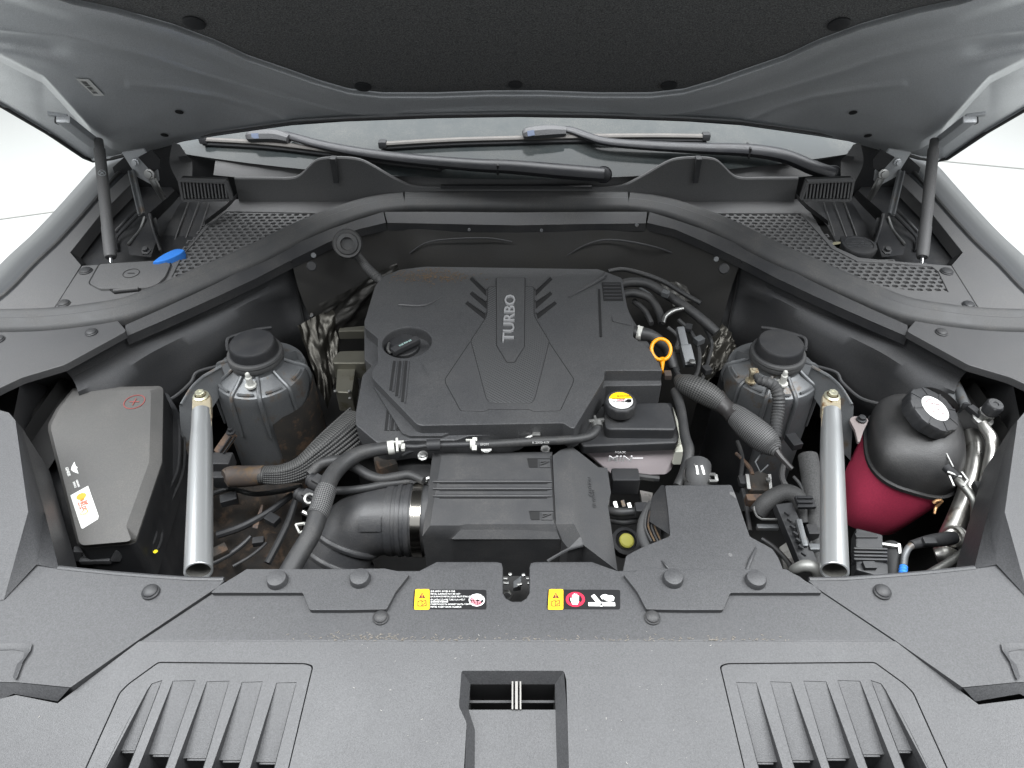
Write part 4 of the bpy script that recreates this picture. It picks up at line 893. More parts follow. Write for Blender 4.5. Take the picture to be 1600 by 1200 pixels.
# ================================================================== silver brace bars
def brace(m):
    t = thing('brace_bar', side(m, 'silver tubular brace bar beside the fuse box', 'silver tubular brace bar beside the red coolant tank'), 'brace bar', P(311, 760, .93), 'silver brace bars')
    tp, bt = P(315, 668, .972), P(310, 893, 1.0)
    a = MB(); d = (bt - tp); L_ = [tp + d * k / 10 for k in range(11)]
    prof = [.0165, .0174, .0178, .0180, .0181, .0182, .0183, .0184, .0185, .0185, .0185]
    tp0 = P(315, 644, .972); top_r = [(tp0, .0158)]
    a.tube(top_r + list(zip(L_, prof)), n=28, sub=3, cap=False)
    ax = d.normalized(); a.lathe(bt, [(.0185, 0), (.0182, .0004), (.0161, .0004), (.0158, 0), (.0157, -.006)], 28, ax)
    finish(a, 'tube', SILVER, t)
    a = MB(); a.lathe(bt, [(.0157, -.004), (.0155, -.05), (0, -.051)], 28, ax); finish(a, 'tube_bore', mat('shaded_bore', (.10, .098, .09), .6), t)  # inside of the silver tube, coloured dark to stand in for its shade
    a = MB(); c = P(315, 632, .974); a.plate(pts(roundpoly([(299, 650), (300, 618), (306, 612), (322, 610), (329, 616), (330, 648)], 4), .978), .010, b=.0025); a.skin([pts([(299, 648, .976), (330, 646, .976)]), pts([(299, 668, .974), (331, 666, .974)])]); finish(a, 'end_bracket', ZINC, t)
    a = MB(); c = P(314, 619, .979); a.lathe(c, [(.0135, 0), (.0135, .0015), (.011, .003), (.010, .0035)], 24); a.lathe(c + Vector((0, 0, .0035)), [(.0085, 0), (.0085, .006), (.0075, .007), (.004, .007), (.0035, .006), (0, .006)], 6); finish(a, 'bolt', mat('zinc_bolt', (.55, .54, .42), .38, metal=.8), t)
    a = MB(); a.plate(pts([(305, 650), (323, 648), (325, 653), (306, 656)], .979), .001); finish(a, 'bracket_slot', RUSTM, t)
both(brace)

# ================================================================== strut towers
def tower(m):
    t = thing('strut_tower', side(m, 'cast strut mount with rusty stains and black cap near the fuse box', 'cast strut mount with black cap and corrugated conduit near the red coolant tank'), 'strut mount', P(393, 600, .7), 'strut mounts')
    c = P(393, 534, .962)
    a = MB(); cut = lambda a_, r_, h: 1
    a.lathe(c, [(0, .001), (.030, .0005), (.041, -.001), (.0445, -.005), (.0455, -.022), (.047, -.0225), (.0475, -.025)], 40); finish(a, 'dust_cap', DARK, t)
    a = MB(); a.lathe(c, [(.0465, -.023), (.052, -.024), (.0535, -.028), (.052, -.031), (.0535, -.034), (.053, -.040), (.048, -.041)], 40); finish(a, 'gasket', RUBBER, t)
    a = MB(); a.lathe(c, [(.048, -.036), (.050, -.052), (.056, -.056), (.082, -.066), (.088, -.070), (.0905, -.078), (.091, -.092), (.093, -.16), (.095, -.40)], 48); finish(a, 'tower_body', CAST, t)
    for ang in (-100, -58, -22, 14, 52, 96):
        th_ = R(ang); dv = Vector((math.sin(th_), -math.cos(th_), 0)); b = MB()
        b.tube([(c + dv * r_ + Vector((0, 0, h)), w_) for r_, h, w_ in ((.050, -.048, .0035), (.070, -.060, .0042), (.086, -.068, .0046), (.0925, -.082, .0046), (.0940, -.12, .004), (.0955, -.17, .0025))], n=8, sub=4); finish(b, 'rib', CAST, t)
    for ang in (-80, -40, -4, 33, 74):
        th_ = R(ang); w2 = R(11); b = MB(); ring1 = []; ring2 = []
        for k in range(7):
            q = th_ - w2 + 2 * w2 * k / 6; dv = Vector((math.sin(q), -math.cos(q), 0)); ring1.append((c + dv * .0835 + Vector((0, 0, -.0635)), .0028))
        b.tube(ring1, n=6, sub=2); finish(b, 'shoulder_bead', CAST, t)
    for (u, v) in ((390, 596),) if not m else ((390, 593), (439, 589)):
        p = P(u, v, .918); b = MB(); b.lathe(p, [(.011, -.012), (.011, -.008), (.0062, -.008), (.0062, .010), (.0045, .012), (.0045, .019), (.003, .021), (0, .021)], 12); finish(b, 'stud', WHITEM if u < 400 else ZINC, t)
    b = MB(); b.tube([(318, 588, .925, 5), (300, 605, .925, 5), (283, 632, .92, 5)], n=6, sub=4); b.tube([(346, 572, .93, 5), (318, 588, .925, 5)], n=6); finish(b, 'apron_edge', CAST, t)
    b = MB(); b.skin([pts([(346, 572, .925), (318, 588, .92), (300, 605, .92), (280, 634, .915)]), pts([(356, 600, .88), (330, 640, .87), (312, 690, .84), (285, 720, .80)])]); finish(b, 'apron', CAST, t)
    b = MB(); b.skin([pts([(440, 555, .925), (462, 548, .92), (471, 553, .92)]), pts([(446, 566, .90), (470, 575, .88), (476, 590, .86)])]); finish(b, 'rear_ear', CAST, t)
    # dark liner clipped round the front of the body
    b = MB(); rr = []
    for hz in (-.122, -.16, -.21, -.27, -.34):
        row = []
        for k in range(13):
            q = R(20 + 80 * k / 12); dv = Vector((math.sin(q) * (-1 if m else 1), -math.cos(q), 0)); hh = hz + (.012 * sstep(2, 0, k) * -1 if hz == -.122 else 0) + (.03 * sstep(6, 12, k) if hz == -.122 else 0); row.append(c + dv * .0985 + Vector((0, 0, hh)))
        rr.append(row)
    b.skin(rr); finish(b, 'side_liner', DIRT if not m else DARK, t)
both(tower)
# sensor bracket on the strut mount next to the fuse box
sb = thing('height_sensor', 'rusty brown sensor bracket with black plug below the strut mount, between brace bar and harness', 'sensor', P(355, 700, .84))
a = MB(); a.bar(P(341, 709, .855), P(364, 676, .88), .020, .012, ch=.003); finish(a, 'bracket', RUSTM, sb)
a = MB(); a.bar(P(344, 707, .866), P(361, 682, .888), .0025, .003); a.bar(P(349, 709, .866), P(368, 682, .888), .0025, .003); finish(a, 'bracket_groove', RECESS, sb)
a = MB(); a.lathe(P(361, 676, .892), [(.008, 0), (.008, .003), (.004, .004), (.004, .010), (0, .011)], 14); finish(a, 'stud', DARK, sb)
a = MB(); a.box(P(345, 724, .85), (.045, .03, .03), ch=.004); a.box(P(348, 745, .83), (.03, .03, .03), ch=.004); finish(a, 'plug', DARK, sb)
# ================================================================== engine cover
ZU, ZL = .965, .94
ec = thing('engine_cover', 'big matt black engine cover with TURBO lettering', 'engine cover', P(790, 560, .9))
U = roundpoly([(586, 446), (600, 431), (624, 421), (665, 416), (935, 420), (972, 434), (980, 478), (991, 508), (989, 526), (1016, 546), (1036, 579), (945, 579), (944, 592), (897, 670), (891, 668), (880, 661), (658, 665), (650, 662), (581, 590), (581, 580), (590, 566), (590, 528), (570, 512), (569, 503)], 3)
oc = P(636, 534, ZU); OR_ = px2m(75, oc) / 2
hole = [oc + Vector((math.cos(k * math.pi / 20) * OR_, math.sin(k * math.pi / 20) * OR_, 0)) for k in range(40)]
a = MB(); a.plate(pts(U, ZU), .034, [hole], b=.0055); finish(a, 'upper_shell', ENGP, ec, ang=30)
Lw = roundpoly([(569, 500), (569, 562), (581, 571), (566, 586), (555, 648), (556, 664), (588, 691), (600, 694), (640, 688), (712, 688), (732, 681), (800, 678), (815, 674), (826, 662), (860, 660), (880, 664), (892, 673), (905, 668), (945, 603), (1034, 602), (1030, 560), (990, 500), (960, 440), (650, 428), (600, 440)], 3)
a = MB(); a.plate(pts(Lw, ZL), .045, b=.004); finish(a, 'lower_shell', ENGP, ec, ang=30)
# the blade shaped ledge on the front left of the lower tier
a = MB(); a.plate(pts(roundpoly([(583, 594), (604, 612), (650, 669), (702, 671), (703, 676), (690, 681), (640, 681), (628, 676), (582, 601)], 2), ZL + .006), .007, b=.002); finish(a, 'ledge', ENGP, ec)
# shield
CARB = mat('ribbed_plastic', (.042, .0425, .044), .42, speck=.3)
nt = CARB.node_tree; wv = nt.nodes.new('ShaderNodeTexWave'); wv.inputs['Scale'].default_value = 62; wv.inputs['Distortion'].default_value = 0
tcn = [n for n in nt.nodes if n.type == 'TEX_COORD'][0]; mp = nt.nodes.new('ShaderNodeMapping'); mp.inputs['Rotation'].default_value = (0, 0, R(-52)); nt.links.new(tcn.outputs['Object'], mp.inputs[0]); nt.links.new(mp.outputs[0], wv.inputs[0])
bp = nt.nodes.new('ShaderNodeBump'); bp.inputs['Strength'].default_value = .6; bp.inputs['Distance'].default_value = .0012; nt.links.new(wv.outputs['Fac'], bp.inputs['Height']); nt.links.new(bp.outputs[0], nt.nodes['Principled BSDF'].inputs['Normal'])
S0 = roundpoly([(735, 534), (857, 534), (896, 592), (895, 598), (875, 641), (834, 642), (826, 639), (764, 639), (756, 642), (720, 641), (697, 599), (696, 592)], 2)
def groove(poly, z, g):
    q = pts(poly, z); c = sum(q, Vector()) / len(q); n = len(q); A = sum(q[i - 1].x * q[i].y - q[i].x * q[i - 1].y for i in range(n)); sg = -1 if A > 0 else 1; out = []
    for i in range(n):
        e = q[(i + 1) % n] - q[i - 1]; nn = Vector((-e.y, e.x, 0)).normalized() * sg; out.append(q[i] + nn * g)
    m = MB(); m.plate(out, .003); return finish(m, 'shield_groove', RECESS, ec)
groove(S0, ZU + .0004, .0013)
a = MB(); a.plate(pts(S0, ZU + .0014), .002, b=.0007); finish(a, 'shield_plate', ENGP, ec)
S1 = [(763, 448), (834, 448), (834, 492), (838, 500), (858, 533), (836, 620), (831, 629), (766, 629), (760, 622), (736, 532), (757, 500), (761, 492)]
groove(roundpoly(S1, 3), ZU + .0017, .0010)
a = MB(); a.plate(pts(roundpoly(S1, 3), ZU + .0024), .004, b=.0008); finish(a, 'ribbed_shield', CARB, ec)
S2 = roundpoly([(776, 434), (820, 434), (819, 541), (804, 565), (792, 565), (776, 539)], 1.5)
a = MB(); a.plate(pts(S2, ZU + .0034), .004, b=.0009); finish(a, 'name_plate', ENGP, ec)
a = MB(); a.plate(pts(roundpoly([(775, 434), (821, 434), (820, 541.5), (804.5, 566.5), (791.5, 566.5), (775, 539.5)], 1.5), ZU + .0027), .002); finish(a, 'plate_groove', RECESS, ec)
a = MB()
a.text('TURBO', P(796.5, 497, ZU + .0038), (.02, 1, 0), (-1, 0, 0), .0315, .0022, bold=.0001, xs=1.5)
finish(a, 'name_letters', mat('satin_chrome', (.62, .62, .63), .36, metal=.7), ec, flat=True)
# fins left and right of the narrow waist
for sg in (False, True):
    mirror(sg); mx = (lambda u: u) if not sg else (lambda u: 1614 - (1597 - u))     # the cover is centred on column 798
    for (u0, v0, u1, v1, u2, v2) in ((738, 432, 760, 452, 760, 462), (738, 455, 760, 470, 760, 482), (731, 470, 759, 489, 757, 498)):
        a = MB(); a.plate(pts([(mx(u0), v0), (mx(u1), v1), (mx(u2), v2), (mx(u0 - 4), v0 + 4)], ZU + .001), .0012); finish(a, 'waist_pocket', RECESS, ec)
        b = MB(); b.tube([(mx(u0), v0, ZU + .001, 2.5), (mx((u0 + u1) / 2), (v0 + v1) / 2, ZU + .003, 3), (mx(u1), v1, ZU + .004, 3)], n=6); finish(b, 'waist_fin', ENGP, ec)
mirror(False)
# three grooves running over both tiers
for k in range(3):
    a = MB(); u = 616 + 9.2 * k
    for (p, q, z) in (((u, 564), (u - 6 , 610 + 9 * k), ZU), ((u - 8, 622 + 6 * k), (u - 13.5, 673), ZL)):
        A, B = P(*p, z + .0004), P(*q, z + .0004); a.bar(A, B, .0042, .0012)
    finish(a, 'groove', RECESS, ec)
    b = MB()
    for (p, q, z) in (((u + 4.2, 564), (u - 1.8, 612 + 9 * k), ZU), ((u - 4, 622 + 6 * k), (u - 9.3, 673), ZL)):
        b.tube([(P(*p, z + .0006), .0019), (P(*q, z + .0006), .0019)], n=6, sub=1)
    finish(b, 'groove_ridge', ENGP, ec)
a = MB(); a.bar(P(936, 452, ZU + .001), P(939, 526, ZU + .001), .0045, .0012); finish(a, 'side_groove', RECESS, ec)
a = MB(); a.tube([(P(889, 464, ZU + .001), .0015), (P(938, 436, ZU + .004), .004), (P(945, 428, ZU + .004), .004)], n=8); finish(a, 'side_fold', ENGP, ec)
for k in range(5):
    a = MB(); a.bar(P(942 + k * .5, 444.5 + 5.4 * k, ZU + .0015), P(969 + k * .8, 444.5 + 5.4 * k, ZU + .0015), .0022, .003, ch=.0006); finish(a, 'vent_slat', COVER, ec)
a = MB(); a.plate(pts([(940, 441), (970, 441), (974, 470), (943, 470)], ZU + .0006), .0008); finish(a, 'vent_back', RECESS, ec)
a = MB(); a.plate(pts(roundpoly([(956, 493), (982, 488), (987, 508), (957, 501)], 2), ZU + .003), .004, b=.0012); finish(a, 'edge_tab', ENGP, ec)
a = MB(); a.tube([(P(624, 477, ZU), .0016), (P(626, 476.5, ZU + .0012), .0026), (P(655, 478, ZU + .0012), .0026), (P(672, 474, ZU + .0006), .0022), (P(692, 463, ZU - .0006), .0016)], n=8); finish(a, 'moulded_fold', ENGP, ec)
a = MB(); a.tube([(P(655, 562, ZU - .0008), .0016), (P(665, 580, ZU), .0016), (P(675, 600, ZU - .0012), .0012)], n=6); finish(a, 'moulded_fold', ENGP, ec)
# leaf litter caught along the rear of the cover
lit = MB(); rnd = random.Random(5)
for k in range(260):
    u = rnd.gauss(672, 34); v = rnd.gauss(431, 6); 
    if not (605 < u < 790 and 419 < v < 452): continue
    p = P(u, v, ZU + .0012); an = rnd.random() * 6.28; d = Vector((math.cos(an), math.sin(an), rnd.uniform(-.1, .3))) * rnd.uniform(.001, .0035); lit.bar(p - d, p + d, .0008, .0006)
o = finish(lit, 'leaf_litter', mat('dry_litter', (.11, .075, .045), .8, speck=.6), flat=True); o['kind'] = 'stuff'; tag(o, 'scatter of dry brown leaf crumbs along the rear of the engine cover', 'leaf litter')

oil = thing('oil_filler_cap', 'black oil filler cap with a ribbed grip bar, sunk in a round recess', 'oil cap', oc - Vector((0, 0, .03)))
a = MB(); c = P(629, 541, .944); a.lathe(c, [(.034, -.004), (.034, .003), (.032, .005), (0, .005)], 32); finish(a, 'cap_disc', DARK, oil)
A, B = P(613, 550, .962), P(654, 530, .962); a = MB(); a.bar(A, B, .016, .012, ch=.003); finish(a, 'grip_bar', BLACKP, oil)
xd = (B - A).normalized(); a = MB(); a.text('SAE 0W-30', (A + B) / 2 + Vector((0, 0, .0062)), xd, Vector((0, 0, 1)).cross(xd), .0058, .0003); finish(a, 'grade_text', mat('pale_teal_print', (.38, .55, .52), .5), oil, flat=True)
a = MB(); a.tube([(608, 536, .955, 4), (606, 546, .955, 5), (610, 552, .953, 4)], n=6); finish(a, 'bright_edge', STEEL, oil)

# ================================================================== air filter box
ab = thing('air_filter_box', 'black plastic air filter box with three long ridges on its lid', 'air filter box', P(770, 790, .8))
ZA = .93
a = MB()
T_ = pts([(690, 713), (862, 713), (867, 819), (727, 819), (718, 821), (672, 821)], ZA)
Mx = [P(676, 708, ZA - .006), P(863, 706, ZA - .006), P(876, 843, ZA - .020), P(710, 842, ZA - .020), P(700, 842, ZA - .020), P(660, 838, ZA - .020)]
a.poly(T_); a.skin([T_ + [T_[0]], Mx + [Mx[0]]]); a.skin([Mx + [Mx[0]], [p + Vector((0, .001, -.16)) for p in Mx + [Mx[0]]]]); finish(a, 'filter_lid', AIRP, ab, ang=25)
a = MB(); fz = lambda u, v, k: P(u, v, ZA - .0035 - .0165 * k) + Vector((0, -.0016, .0014))
a.poly([fz(726, 820, 0), fz(866, 820, 0), fz(875, 842, 1), fz(709, 842, 1)]); a.poly([fz(726, 820, 0), fz(709, 842, 1), P(706, 842, ZA - .02), P(722, 820, ZA - .002)]); finish(a, 'lid_lip', AIRP, ab)
for v in (752.5, 763.5, 775):
    g_ = MB(); g_.bar(P(687, v + 1.2, ZA + .0006), P(855, v + 1.2, ZA + .0006), .0066, .0014, ch=.0003); finish(g_, 'ridge_shadow_gap', RECESS, ab)
    a = MB(); a.tube([(P(684, v, ZA), .001), (P(690, v, ZA + .002), .0028), (P(848, v, ZA + .002), .0028), (P(856, v, ZA), .001)], n=8, sub=2); finish(a, 'lid_ridge', BLACKP, ab)
# right hand half with sloping shoulder
a = MB()
r1 = [P(863.5, 712, ZA), P(876, 703, ZA - .003), P(893, 697, ZA - .004), P(893, 712, ZA), P(897, 819, ZA), P(868.5, 819, ZA)]
a.poly(r1); sh_ = [P(893, 697, ZA - .004), P(935, 730, ZA - .022), P(949, 731, ZA - .03), P(954.5, 769, ZA - .034), P(950, 790, ZA - .034), P(965, 892, ZA - .05), P(911, 851, ZA - .026), P(907, 838, ZA - .02), P(897, 819, ZA), P(893, 712, ZA)]
a.poly(sh_); lipR = [P(868.5, 819, ZA), P(897, 819, ZA), P(907, 838, ZA - .02), P(888, 857, ZA - .028), P(877, 843, ZA - .020)]; a.poly(lipR); a.poly([P(907, 838, ZA - .02), P(911, 851, ZA - .026), P(888, 857, ZA - .028)])
ol = [sh_[0], sh_[1], sh_[2], sh_[3], sh_[4], sh_[5], sh_[6], lipR[3], lipR[4]]; a.skin([ol, [p + Vector((0, 0, -.14)) for p in ol]]); finish(a, 'side_housing', AIRP, ab, ang=20)
a = MB(); a.tube([(855, 877, .90, 5), (870, 868, .90, 5), (889, 858, .90, 5), (911, 852, .905, 5)], n=6, sub=2); finish(a, 'rim_edge', AIRP, ab)
for pth in ([(861, 713), (861, 718), (862, 730), (866, 797), (867, 816), (877, 843)],):
    a = MB(); a.tube([(P(u, v, ZA + .0005 - (.02 if v > 830 else 0)), .0011) for u, v in pth], n=6, sub=2); finish(a, 'lid_joint', RECESS, ab)
for (u, v) in ((824, 717), (827, 799)):
    a = MB(); a.plate(pts([(u, v), (u + 16, v), (u + 16, v + 13), (u + 3, v + 13)], ZA + .0012), .0012); finish(a, 'clip_pocket', RECESS, ab)
    b = MB(); b.plate(pts([(u + 19, v + 1), (u + 36, v + 1), (u + 36, v + 13), (u + 19, v + 13)], ZA + .002), .002, b=.0005)
    for k in range(2): b.bar(P(u + 21, v + 9 - 4 * k, ZA + .004), P(u + 34, v + 4 - 2 * k + 4 * k * .4, ZA + .004), .0015, .0025)
    b.bar(P(u, v - .6, ZA + .001), P(u + 38, v - .6, ZA + .001), .0012, .002); finish(b, 'lid_clip', AIRP, ab)
a = MB(); nn = (sh_[3] - sh_[0]).cross(sh_[7] - sh_[0]).normalized()
if nn.z < 0: nn = -nn
yd_ = (sh_[0] - sh_[7]).normalized()
for (u, v, s_) in ((921, 752, 'CAUTION'), (927, 770, 'SEE MANUAL')):
    c = PL(u, v, sh_[3], nn) + nn * .0006; 
    a.text(s_, PL(u, v + 10, (sh_[0] + sh_[3] + sh_[7]) / 3, nn) + nn * .0030, yd_, yd_.cross(Vector((0, 0, -1))), .0085 if s_ == 'CAUTION' else .006, .0006)
finish(a, 'moulded_text', AIRP, ab, flat=True)

# ================================================================== intake hose
ih = thing('intake_hose', 'fat black air intake elbow held by a bright steel band at the filter box', 'intake hose', P(580, 830, .8))
SK = mat('intake_rubber', (.020, .0205, .022), .34, speck=.7, bump=.6, bump_s=700, dust=.08, dust_s=20)
c0 = P(652, 812, .862); rad = px2m(112, c0) / 2 * .98
pth = [(c0 + Vector((.0, 0, 0)), rad), (c0 + Vector((-.03, 0, 0)), rad), (c0 + Vector((-.075, -.002, -.004)), rad * .97), (c0 + Vector((-.115, -.018, -.022)), rad * .95), (c0 + Vector((-.137, -.05, -.06)), rad * .96), (c0 + Vector((-.142, -.075, -.12)), rad)]
a = MB(); a.tube(pth, n=36, sub=8); finish(a, 'elbow', SK, ih, ang=60)
for (x, rr_, wd_) in ((-.012, 1.035, .008), (-.026, 1.04, .007), (-.042, 1.02, .012)):
    a = MB(); a.lathe(c0 + Vector((x, 0, 0)), [(rad * .9, -wd_ / 2), (rad * rr_ * .99, -wd_ / 2), (rad * rr_, -wd_ * .3), (rad * rr_, wd_ * .3), (rad * rr_ * .99, wd_ / 2), (rad * .9, wd_ / 2)], 40, (1, 0, 0)); finish(a, 'hose_ring', SK, ih)
a = MB(); a.lathe(c0 + Vector((.004, 0, 0)), [(rad * 1.0, -.008), (rad * 1.055, -.008), (rad * 1.06, -.0075), (rad * 1.06, .0075), (rad * 1.055, .008), (rad, .008)], 48, (1, 0, 0)); finish(a, 'steel_band', mat('polished_steel', (.70, .66, .60), .16, metal=1), ih)
a = MB(); p = P(662, 751, .905); a.box(p, (.014, .012, .009), ch=.002); a.tube([(p + Vector((-.004, 0, 0)), .004), (p + Vector((.010, .003, .003)), .004)], n=8, sub=1); finish(a, 'band_screw', STEEL, ih)
a = MB(); a.lathe(c0 + Vector((.018, 0, 0)), [(rad * .98, -.012), (rad * .99, .014)], 40, (1, 0, 0)); finish(a, 'box_neck', AIRP, ih)
for (s_, k) in ((.62, 1.05), (.74, 1.06), (.86, 1.05)):
    i0 = 3 + (s_ - .6) / .4 * 2; i = min(int(i0), 4); f = i0 - i; cc = pth[i][0].lerp(pth[i + 1][0], f); ax = (pth[i + 1][0] - pth[i][0]).normalized()
    a = MB(); a.lathe(cc, [(rad * .85, -.006), (rad * k * .97, -.005), (rad * k, -.001), (rad * k, .001), (rad * k * .97, .005), (rad * .85, .006)], 40, ax); finish(a, 'bellows_rib', SK, ih)
a = MB(); a.skin([[c0 + Vector((x, -rad * 1.012 * math.cos(R(t)), rad * 1.012 * math.sin(R(t)))) for x in (-.085, -.05)] for t in range(34, 60, 4)]); finish(a, 'moulded_patch', SK, ih)

# ================================================================== air inlet duct at the front
ad = thing('air_duct', 'matt grey plastic air inlet duct between filter box and radiator cover', 'air duct', P(1100, 850, .85))
ZD = .972
a = MB(); dt = roundpoly([(1039, 758), (1143, 757), (1150, 774), (1172, 838), (1207, 857), (1216, 870), (1227, 897), (972, 897), (978, 868), (1000, 856), (1047, 837), (1044, 800)], 3); a.plate(pts(dt, ZD), .07, b=.004); finish(a, 'duct_top', COVER, ad)
a = MB(); sd = [(1038, 758), (1043, 800), (1047, 836)]; s2 = [(1033, 758), (1018, 778), (1015, 815)]
a.skin([pts(sd, ZD - .004), pts(s2, ZD - .028), [p + Vector((.005, 0, -.08)) for p in pts(s2, ZD - .028)]]); finish(a, 'duct_side', BLACKP, ad)
for p_ in ([(1034, 876, ZD, 3), (1041, 884, ZD + .003, 4), (1048, 893, ZD, 3)], [(1181, 856, ZD, 3), (1174, 872, ZD + .004, 5), (1166, 893, ZD, 5)]):
    a = MB(); a.tube(p_, n=8); finish(a, 'duct_rib', COVER, ad)
a = MB(); p = P(1141, 867, ZD); a.lathe(p, [(.004, -.001), (.0028, .0006), (0, .0008)], 12); finish(a, 'duct_pip', COVER2, ad)
a = MB(); a.skin([pts([(1140, 768), (1147, 769), (1150, 776)], ZD + .0006), pts([(1140, 772), (1146, 776), (1149, 779)], ZD + .0006)]); finish(a, 'edge_chip', COVER2, ad)
a = MB(); a.tube([(1018, 786, .93, 12), (1006, 812, .925, 16), (1004, 838, .925, 18), (1012, 858, .93, 14)], n=10); finish(a, 'duct_hose', RUBBER, ad)
for k in range(4):
    a = MB(); a.tube([(1012 + 4 * k, 796 + 3 * k, .935, 3), (1008 + 5 * k, 822, .935, 3), (1018 + 5 * k, 846, .938, 3)], n=6); finish(a, 'bellows_fold', TAPE if k % 2 else RUBBER, ad)

# ================================================================== pink coolant tank with black lid
it = thing('coolant_tank', 'translucent pink coolant tank with black lid and MIN mark', 'coolant tank', P(1000, 700, .8))
a = MB(); lidp = roundpoly([(944, 636), (990, 629), (1042, 628), (1048, 634), (1057, 666), (1054, 672), (952, 671), (946, 668), (944, 656)], 4); a.plate(pts(lidp, .915), .03, b=.004)
finish(a, 'lid_top', BLACKP, it)
a = MB(); a.plate(pts(roundpoly([(900, 676), (934, 634), (1050, 628), (1062, 680), (1058, 692), (910, 698)], 4), .893), .018, b=.004); finish(a, 'lid_shoulder', BLACKP, it)
a = MB(); a.plate(pts(roundpoly([(904, 692), (940, 640), (1052, 634), (1068, 682), (1062, 694), (912, 701)], 4), .876), .012, b=.002); finish(a, 'tank_rim', CREAM, it)
ring0 = pts(roundpoly([(905, 702), (914, 705), (1060, 699), (1066, 690), (1052, 640), (940, 645)], 3), .868)
b0 = pts(roundpoly([(948, 735), (956, 742), (1040, 741), (1050, 733), (1044, 690), (950, 690)], 3), .812)
a = MB(); mid = [p.lerp(q, .55) * 1 for p, q in zip(ring0, b0)]; a.skin([ring0 + [ring0[0]], mid + [mid[0]], b0 + [b0[0]]]); a.poly(b0); finish(a, 'tank_body', PINKFL, it)
a = MB(); a.box(P(1058, 710, .85), (.016, .02, .036), ch=.003); finish(a, 'tank_lug', CREAM, it)
Ym = min(p.y for p in ring0 + b0) + .001
a = MB(); p = PY(969, 717, Ym - .016); a.text('MIN', p, (1, 0, 0), (0, -.15, 1), .0245, .0006, bold=.0002); q = PY(995, 716, Ym - .016); a.box(q, (.022, .001, .0016))
q = PY(969, 707, Ym - .010); a.text('MAX', q, (1, 0, 0), (0, -.15, 1), .0090, .0002); finish(a, 'level_text', mat('moulded_white', (.92, .90, .90), .4), it, flat=True)
cap = thing('tank_cap', 'ribbed black cap with yellow and white label on the pink coolant tank', 'cap', P(970, 640, .92)); c = P(970, 626, .946)
rib = lambda a_, r_, h: 1 + (.03 * max(-.4, math.cos(a_ * 10)) if r_ > .027 else 0)
a = MB(); a.lathe(c, [(.026, -.024), (.0285, -.020), (.0288, -.004), (.027, -.0005), (.0245, .0008), (.0225, .0002), (0, .0002)], 60, mod=rib); finish(a, 'cap_body', BLACKP, cap)
a = MB(); a.lathe(c, [(.0215, .0006), (0, .0007)], 36); lb = finish(a, 'cap_label', PAPER, cap)
a = MB(); n = 20; vv = [c + Vector((.0212 * math.cos(t), .0212 * math.sin(t), .0012)) for t in [R(12) + R(156) * k / n for k in range(n + 1)]]; a.poly(vv); finish(a, 'yellow_field', YELLOW, lb, flat=True)
a = MB(); a.box(c + Vector((-.004, .0035, .0013)), (.024, .0012, .0004)); a.poly([c + Vector(q) for q in ((-.006, .009, .0015), (-.002, .009, .0015), (-.004, .0135, .0015))]); a.text('CAUTION', c + Vector((.008, .0105, .0014)), (1, 0, 0), (0, 1, 0), .0042, .0002)
a.poly([c + Vector(q) for q in ((.006, -.003, .0012), (.013, .003, .0012), (.0195, .002, .0012), (.018, -.005, .0012), (.012, -.006, .0012))]); finish(a, 'label_print', BLACKLBL, lb, flat=True)
a = MB(); a.text('HOT', c + Vector((.0, -.0005, .0012)), (1, 0, 0), (0, 1, 0), .006, .0002); finish(a, 'red_print', REDP, lb, flat=True)
a = MB(); a.text('DO NOT OPEN', c + Vector((-.004, -.0045, .0012)), (1, 0, 0), (0, 1, 0), .0032, .0002); finish(a, 'small_print', BLACKLBL, lb, flat=True)

# ================================================================== red coolant tank at the side
rt = thing('expansion_tank', 'red translucent coolant tank with black moulded top half', 'coolant tank', P(1400, 800, .7))
def sup(cx, cy, z, ax_, by, n=40, e=2.9, rot=-.28, tilt=(0, 0)):
    r_ = []
    for k in range(n):
        t = 2 * math.pi * k / n; ct, st_ = math.cos(t), math.sin(t)
        x = ax_ * math.copysign(abs(ct) ** (2 / e), ct); y = by * math.copysign(abs(st_) ** (2 / e), st_)
        X = x * math.cos(rot) - y * math.sin(rot); Y = x * math.sin(rot) + y * math.cos(rot)
        r_.append(Vector((cx + X, cy + Y, z + X * tilt[0] + Y * tilt[1])))
    return r_
def cl(r_): return r_ + [r_[0]]
TC = P(1424, 706, .86); TX, TY = TC.x, TC.y; TL_ = (-.10, .10)
low_ = [sup(TX - .032, TY - .012, .690, .040, .040), sup(TX - .030, TY - .010, .700, .056, .054), sup(TX - .022, TY - .006, .75, .068, .070), sup(TX - .010, TY - .003, .80, .075, .080, tilt=(-.05, .05)), sup(TX, TY, .852, .079, .088, tilt=TL_)]
a = MB(); a.skin([cl(r_) for r_ in low_]); a.poly(low_[0]); finish(a, 'red_lower_half', REDFL, rt, ang=60)
a = MB(); sr = [sup(TX, TY, .850, .079, .088, tilt=TL_), sup(TX, TY, .850, .0835, .0925, tilt=TL_), sup(TX, TY, .857, .084, .093, tilt=TL_), sup(TX, TY, .858, .079, .088, tilt=TL_)]; a.skin([cl(r_) for r_ in sr]); finish(a, 'weld_seam', TANKB, rt)
